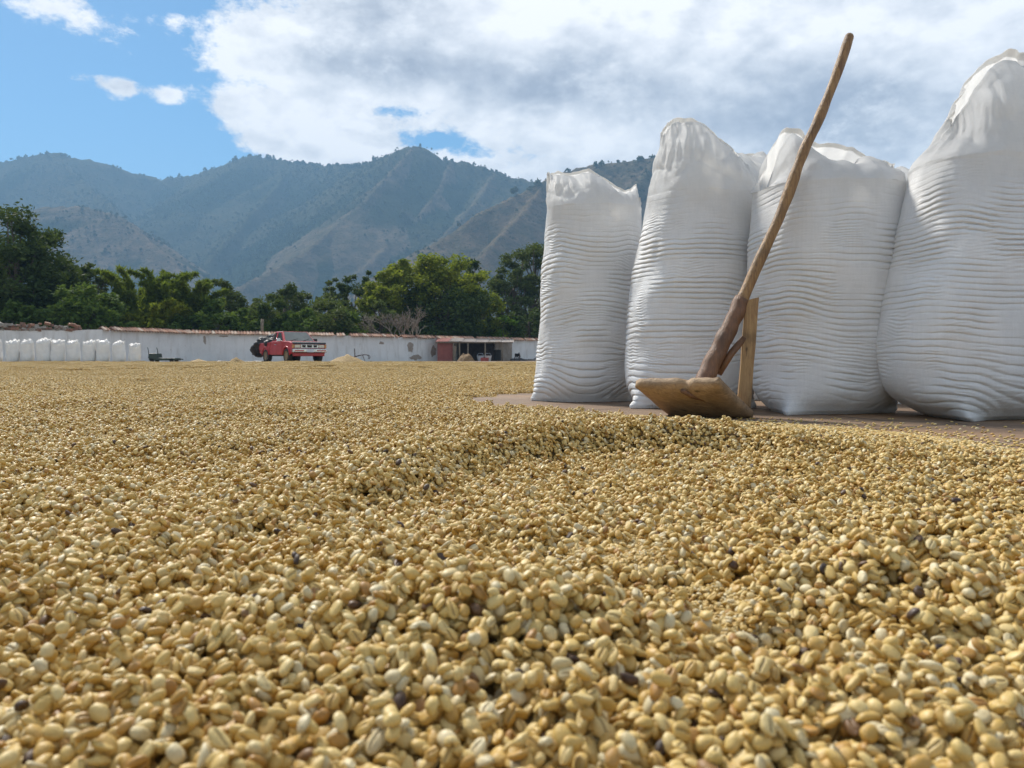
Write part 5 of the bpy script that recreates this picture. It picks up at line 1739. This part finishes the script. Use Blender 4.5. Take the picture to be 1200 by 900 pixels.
def shed_clutter():
    def at(px, D, label, cat, name):
        root = empty(name, ((px - 600) / F * D, D, 0.005)); tag(root, label, cat); return root
    def bucket(root, mat):
        mb = MB(); n = 16; vs = []
        for z, rr in ((0, .20), (.42, .27), (.42, .25), (.03, .18)):
            vs += [(rr * math.cos(2 * PI * k / n), rr * math.sin(2 * PI * k / n), z) for k in range(n)]
        fs = [(i * n + k, i * n + (k + 1) % n, (i + 1) * n + (k + 1) % n, (i + 1) * n + k) for i in range(3) for k in range(n)] + [tuple(range(n)), tuple(range(3 * n, 4 * n))]
        mb.add(vs, fs); mb.build('body', mat, root)
        mb = MB(); mb.tube([(-.26, 0, .40), (-.15, 0, .58), (.15, 0, .58), (.26, 0, .40)], .012, 5); mb.build('handle', M_STEEL, root)
    bucket(at(563, 58.8, 'pale blue tub standing at the shed post next to the husks', 'tub', 'tub'), simple_mat('pale_tub', (0.42, 0.48, 0.53), None, 5, 0.5))
    bucket(at(572, 58.7, 'white tub in the shed opening beside the pale blue one', 'tub', 'tub'), simple_mat('white_tub', (0.62, 0.60, 0.58), None, 5, 0.5))
    o = at(568, 57.8, 'red plastic crate lying in front of the two tubs', 'crate', 'crate')
    red = simple_mat('crate_red', (0.36, 0.06, 0.05), None, 5, 0.5)
    for s in (-1, 1):
        mb = MB(); mb.box((s * .28, 0, .13), (.03, .36, .26)); mb.build('side', red, o)
        mb = MB(); mb.box((0, s * .195, .13), (.53, .03, .26)); mb.build('side', red, o)
    mb = MB(); mb.box((0, 0, .02), (.5, .34, .03)); mb.build('base', red, o)
    drum(at(583, 60.6, 'dark oil drum standing inside the shed near the bare wall', 'drum', 'oil_drum'))
    pump(at(606, 63.5, 'rusty pump on a short stand by the white wall past the shed', 'pump', 'pump'))
shed_clutter()

# ------------------------------------------------------------------ trees and bushes behind the wall
def leaf_quads(cent, nrm_jit, ls, asp, r, droop=0.0):
    n = len(cent)
    d1 = r.normal(size=(n, 3)); d1[:, 2] = d1[:, 2] * 0.6 - droop
    d1 /= np.linalg.norm(d1, axis=1)[:, None]
    d2 = np.cross(d1, r.normal(size=(n, 3))); d2 /= np.maximum(np.linalg.norm(d2, axis=1)[:, None], 1e-6)
    s = ls * (0.6 + 0.8 * r.random((n, 1)))
    a, b = d1 * s, d2 * s / asp
    return np.stack([cent - a, cent - a * 0.1 + b, cent + a, cent - a * 0.1 - b], 1).reshape(-1, 3)
def limb(mb, p0, p1, r0, r1, bendv, n=6, sides=6):
    pts, rad = [], []
    for i in range(n):
        t = i / (n - 1)
        pts.append(p0.lerp(p1, t) + bendv * math.sin(PI * t))
        rad.append(r0 + (r1 - r0) * t)
    mb.tube(pts, rad, sides)
    return pts
def tree(px, top_py, D, wpx, label, mat, seed, style='broad', name='tree', cat='tree', nclump=40, per=130, ls=0.22, group='trees and bushes behind the wall', base_h=0.28, bottom=0.15, trunk_mat=None, fill=1.0, droop=0.0, asp=2.2):
    r = np.random.default_rng(seed)
    k = D / F
    H = (HZ - top_py) * k + CAM_H
    Wd = wpx * k / 2
    root = empty(name, ((px - 600) * k, D, 0))
    tag(root, label, cat, group)
    mb = MB()
    trunk_top = Vector((r.normal() * 0.15 * Wd, r.normal() * 0.1 * Wd, H * (0.62 if style != 'spire' else 0.95)))
    tp = limb(mb, Vector((0, 0, -0.1)), trunk_top, 0.028 * H + 0.03, 0.010 * H + 0.01, Vector((r.normal() * .2, r.normal() * .2, 0)), 8, 8)
    cs = []
    for i in range(nclump):
        if style == 'spire':
            t = r.random() ** 1.25
            z = H * (bottom + (0.99 - bottom) * t)
            rad = Wd * (1.25 * (1 - t) ** 0.75) * r.random() ** 0.6
            a = r.random() * 2 * PI
            c = Vector((rad * math.cos(a), rad * math.sin(a), z)); cr = Wd * (0.34 - 0.22 * t) * r.uniform(.7, 1.2)
        else:
            # clumps through an uneven, lobed crown
            for _ in range(20):
                d = r.normal(size=3); d /= np.linalg.norm(d)
                q = d * (0.35 + 0.65 * r.random() ** 0.45)
                lob = 1 + 0.30 * vnoise(d[0] * 1.9 + seed, d[1] * 1.9, d[2] * 1.9, seed).item()
                q = q * lob
                z = H * (bottom + (1 - bottom) * (0.5 + 0.5 * q[2] * 0.98))
                if z < H * 1.01 and z > 0.1: break
            wide = 1.0 if style == 'bush' else (0.55 + 0.45 * smooth(z / H, bottom, 0.55).item())
            c = Vector((q[0] * Wd * wide * 0.9, q[1] * Wd * wide * 0.9, z - 0.05 * H)); cr = Wd * (0.20 + 0.13 * r.random())
        cs.append((c, cr))
        if i % 2 == 0 or style == 'spire':
            st = tp[min(len(tp) - 1, 2 + int(r.random() * (len(tp) - 2)))]
            if style == 'spire': st = Vector((trunk_top.x * c.z / H, trunk_top.y * c.z / H, c.z * 0.93))
            limb(mb, st, c, 0.008 * H, 0.003 * H, Vector((0, 0, -0.03 * H if style != 'spire' else 0)), 4, 5)
    mb.build('trunk', trunk_mat or M_TRUNK, root, True)
    pts = []
    for c, cr in cs:
        n = int(per * 1.8 * r.uniform(.6, 1.3) * fill)
        q = r.normal(size=(n, 3)); q /= np.linalg.norm(q, axis=1)[:, None]
        q *= r.random((n, 1)) ** 0.42
        q[:, 2] *= (0.75 if style != 'spire' else 1.6)
        p = np.array(c) + q * cr * (1 + 0.35 * r.normal(size=(n, 1)) * 0.6)
        pts.append(p)
    pts = np.concatenate(pts)
    pts[:, 2] = np.maximum(pts[:, 2], 0.08)
    V = leaf_quads(pts, None, ls * 0.74, asp, r, droop)
    link('crown', np_mesh('crown', V, np.arange(len(V)).reshape(-1, 4), False), mat, root)
    return root
def bamboo(px, top_py, D, wpx, label, seed, nst=22, mat=None, group='bamboo clumps behind the wall'):
    """arching plumes rising from one clump"""
    r = np.random.default_rng(seed)
    k = D / F
    H = (HZ - top_py) * k + CAM_H
    root = empty('bamboo_clump', ((px - 600) * k, D, 0))
    tag(root, label, 'bamboo', group)
    mb = MB()
    cen, dirs = [], []
    for s in range(nst):
        a = r.random() * 2 * PI
        out = wpx * k / 2 * r.uniform(.35, 1.0)
        h = H * r.uniform(.62, 1.04)
        b0 = Vector((0.5 * math.cos(a) * r.random(), 0.5 * math.sin(a) * r.random(), -0.05))
        pts = []
        for i in range(15):
            t = i / 14
            pts.append(b0 + Vector((math.cos(a) * out * t ** 2.3, math.sin(a) * out * t ** 2.3, h * (1.22 * t - 0.30 * t ** 4.0))))
        mb.tube(pts, [0.045 * (1 - 0.85 * i / 14) + .004 for i in range(15)], 5)
        for i in range(330):
            t = 0.30 + 0.78 * r.random() ** 0.8
            f = t * 14
            j = min(int(f), 13)
            q = pts[j].lerp(pts[j + 1], f - j)
            sp = 0.22 * (1.1 - t) + 0.05
            cen.append(np.array(q) + r.normal(size=3) * np.array([sp, sp, sp * .6]) - np.array([0, 0, 0.12]))
    mb.build('cane', M_CANE, root, True)
    V = leaf_quads(np.array(cen), None, 0.27, 5.0, r, 0.9)
    link('foliage', np_mesh('foliage', V, np.arange(len(V)).reshape(-1, 4), False), mat or L_BAMBOO, root)
M_CANE = simple_mat('bamboo_cane', (0.16, 0.17, 0.05), (0.10, 0.10, 0.03), 4, 0.5)

G = 'trees and bushes behind the wall'
tree(14, 236, 50, 128, 'tallest dark leafy tree at the picture edge above the far sacks', L_DARK, 1, nclump=85, per=150, ls=0.20, bottom=0.16)
tree(52, 262, 53, 92, 'dark leafy tree with ragged slope joined to the tallest one', L_DARK, 2, nclump=60, per=130, ls=0.19, bottom=0.12)
tree(-60, 250, 52, 120, 'dark leafy tree beyond the tallest one at the picture edge', L_DARK, 3, nclump=60, per=120, bottom=0.1)
tree(92, 295, 56, 44, 'thin dark upright tree on the flank of the tallest tree', L_DARK, 4, nclump=34, per=64, ls=0.18, bottom=0.32)
tree(112, 303, 57, 44, 'small dark upright tree above the broad-leaved bush', L_OLIVE, 5, nclump=34, per=64, ls=0.18, bottom=0.32)
tree(98, 333, 48.5, 92, 'rounded mid green broad-leaved bush behind the rubble', L_MID, 6, 'bush', 'bush', 'bush', nclump=50, per=110, ls=0.2, bottom=0.05)
tree(36, 352, 47.5, 60, 'low dark bush behind the heap of old roof tiles', L_MID, 7, 'bush', 'bush', 'bush', nclump=30, per=100, bottom=0.05)
tree(150, 372, 48.5, 40, 'small leafy shrub spilling over the start of the tiles', L_MID, 8, 'bush', 'bush', 'bush', nclump=20, per=90, bottom=0.05)
bamboo(158, 312, 53.5, 78, 'bamboo clump with one long plume arching over the broad-leaved bush', 11, 22)
bamboo(196, 310, 55, 70, 'tallest bamboo clump with dense upright plumes', 12, 26)
bamboo(232, 322, 56, 60, 'bamboo clump with pale tips at the end of the thicket', 13, 20)
bamboo(178, 345, 52.5, 70, 'low yellowish bamboo clump in front of the tall plumes', 14, 20, L_YELLOW)
tree(262, 322, 62, 46, 'slender dark tree standing just past the bamboo', L_OLIVE, 15, nclump=34, per=90, ls=0.18)
tree(292, 340, 63, 54, 'loose olive tree with thin twigs between the bamboo and the post', L_OLIVE, 16, nclump=30, per=70, ls=0.18, fill=.8)
tree(330, 322, 66, 46, 'narrow feathery tree rising behind the wooden post', L_OLIVE, 17, nclump=34, per=64, ls=0.18, bottom=0.32)
tree(353, 326, 68, 44, 'narrow feathery tree above the pickup cab', L_OLIVE, 18, nclump=34, per=64, ls=0.18, bottom=0.32)
tree(393, 322, 69, 30, 'thin airy tree with sparse crown above the truck hood', L_OLIVE, 19, nclump=22, per=60, ls=0.18, bottom=0.45)
tree(412, 312, 70, 34, 'tallest of the thin airy trees with sparse crowns', L_DARK, 20, nclump=24, per=64, ls=0.18, bottom=0.5)
tree(434, 313, 71, 34, 'thin airy tree whose crown touches the yellow-green tree', L_DARK, 21, nclump=24, per=64, ls=0.18, bottom=0.5)
for i, (px, py, D, w, m_, lab) in enumerate([
        (250, 352, 54.5, 66, L_MID, 'mid green bush right at the foot of the bamboo'),
        (288, 358, 56.5, 56, L_MID, 'spreading green bush left of the wooden post'),
        (318, 350, 58.5, 60, L_DARK, 'dark mounded bush behind the wooden post'),
        (350, 358, 58.5, 62, L_MID, 'mid green bush directly above the pickup roof'),
        (384, 352, 60, 62, L_OLIVE, 'olive bush above the truck windshield'),
        (412, 364, 60, 48, L_MID, 'rounded green bush above the bean cone'),
        (388, 336, 63, 60, L_OLIVE, 'taller olive thicket bush behind the truck'),
        (305, 336, 64, 70, L_OLIVE, 'taller olive thicket bush behind the post'),
        (440, 350, 64, 50, L_OLIVE, 'olive bush at the foot of the bare tree'),
        (225, 362, 53, 50, L_MID, 'small green bush over the tiled coping by the bamboo'),
        (535, 362, 70, 60, L_DARK, 'dark bush in the shade above the shed roof'),
        (566, 352, 74, 50, L_DARK, 'dark shaded bush behind the bright shrub'),
        (618, 350, 75, 60, L_DARK, 'dark bush between the bright shrub and the first sack')]):
    tree(px, py, D, w, lab, m_, 30 + i, 'bush', 'bush', 'bush', nclump=36, per=90, ls=0.2, bottom=0.04)
tree(470, 287, 70, 58, 'yellow-green tree with the upright crown above the bare branches', L_YELLOW, 51, nclump=56, per=120, ls=0.21, bottom=0.2)
tree(450, 318, 68, 60, 'lower yellow-green tree leaning over the bare branches', L_YELLOW, 52, nclump=50, per=110, ls=0.21, bottom=0.12)
tree(517, 288, 71, 84, 'broad yellow-green tree with a dark shaded heart', L_YELLOW, 53, nclump=80, per=130, ls=0.22, bottom=0.2)
tree(556, 306, 73, 62, 'yellow-tipped tree sloping down towards the shed', L_YELLOW, 54, nclump=56, per=120, ls=0.21, bottom=0.15)
tree(520, 330, 69, 110, 'deep green undergrowth tree below the broad yellow-green crown', L_DARK, 55, 'bush', nclump=60, per=110, ls=0.22, bottom=0.05)
tree(552, 288, 82, 34, 'dark narrow tree poking above the yellow-tipped tree', L_DARK, 56, nclump=34, per=64, ls=0.2, bottom=0.3)
tree(600, 288, 84, 60, 'dark olive tree next to the first sack, lower crown', L_OLIVE, 57, nclump=60, per=110, ls=0.22, bottom=0.1)
tree(628, 262, 86, 64, 'tall dark olive tree half hidden by the first sack', L_OLIVE, 58, nclump=66, per=110, ls=0.22, bottom=0.1)
tree(665, 255, 88, 80, 'dark olive tree showing behind the first sack', L_OLIVE, 59, nclump=60, per=100, ls=0.22, bottom=0.1)
tree(592, 366, 73.5, 46, 'bright fresh green shrub growing behind the wall by the sacks', L_BRIGHT, 60, 'bush', 'shrub', 'shrub', nclump=18, per=60, ls=0.22, bottom=0.3)
def bare_tree():
    D = 62
    k = D / F
    root = empty('bare_tree', ((468 - 600) * k, D, 0))
    tag(root, 'leafless grey tree with tangled branches in front of the yellow-green trees', 'tree', G)
    mb = MB()
    r = random.Random(9)
    def grow(p, d, L, rad, dep):
        q = p + d * L
        mid = p.lerp(q, .5) + Vector((r.uniform(-.1, .1), r.uniform(-.1, .1), r.uniform(-.05, .1))) * L
        mb.tube([p, mid, q], [rad, rad * .82, rad * .66], 5)
        if dep == 0: return
        for _ in range(3 if dep > 1 else 4):
            nd = (d + Vector((r.uniform(-.9, .9), r.uniform(-.7, .7), r.uniform(-.35, .6)))).normalized()
            grow(q if r.random() < .6 else mid, nd, L * r.uniform(.55, .85), rad * .62, dep - 1)
    for a in (-1.0, -.4, .2, .7, 1.2):
        grow(Vector((0.3 * a, 0, 1.0)), Vector((a, r.uniform(-.3, .3), 1.0)).normalized(), 1.35, .085, 4)
    br = mb.build('branches', M_DEADWOOD, root, True)
    mb = MB(); mb.tube([(0, 0, -.1), (0.05, 0, .6), (0, 0, 1.1)], [.2, .17, .15], 8); mb.build('trunk', M_DEADWOOD, root, True)
bare_tree()

# ------------------------------------------------------------------ air
def haze():
    x, y0, y1, z0, z1 = 2450, -60, 2960, -1.5, 520
    mb = MB(); mb.box((0, (y0 + y1) / 2, (z0 + z1) / 2), (2 * x, y1 - y0, z1 - z0))
    m = bpy.data.materials.new('thin_air')
    m.use_nodes = True
    m.node_tree.nodes.clear()
    N = NT(m.node_tree)
    out = N.n('ShaderNodeOutputMaterial')
    v = N.n('ShaderNodeVolumePrincipled')
    v.inputs['Color'].default_value = (0.38, 0.67, 1.0, 1)
    v.inputs['Density'].default_value = HAZE_D
    v.inputs['Anisotropy'].default_value = 0.0
    N.L.new(v.outputs[0], out.inputs['Volume'])
    o = mb.build('haze', m)
    tag(o, kind='stuff')
HAZE_D = 0.00035
haze()
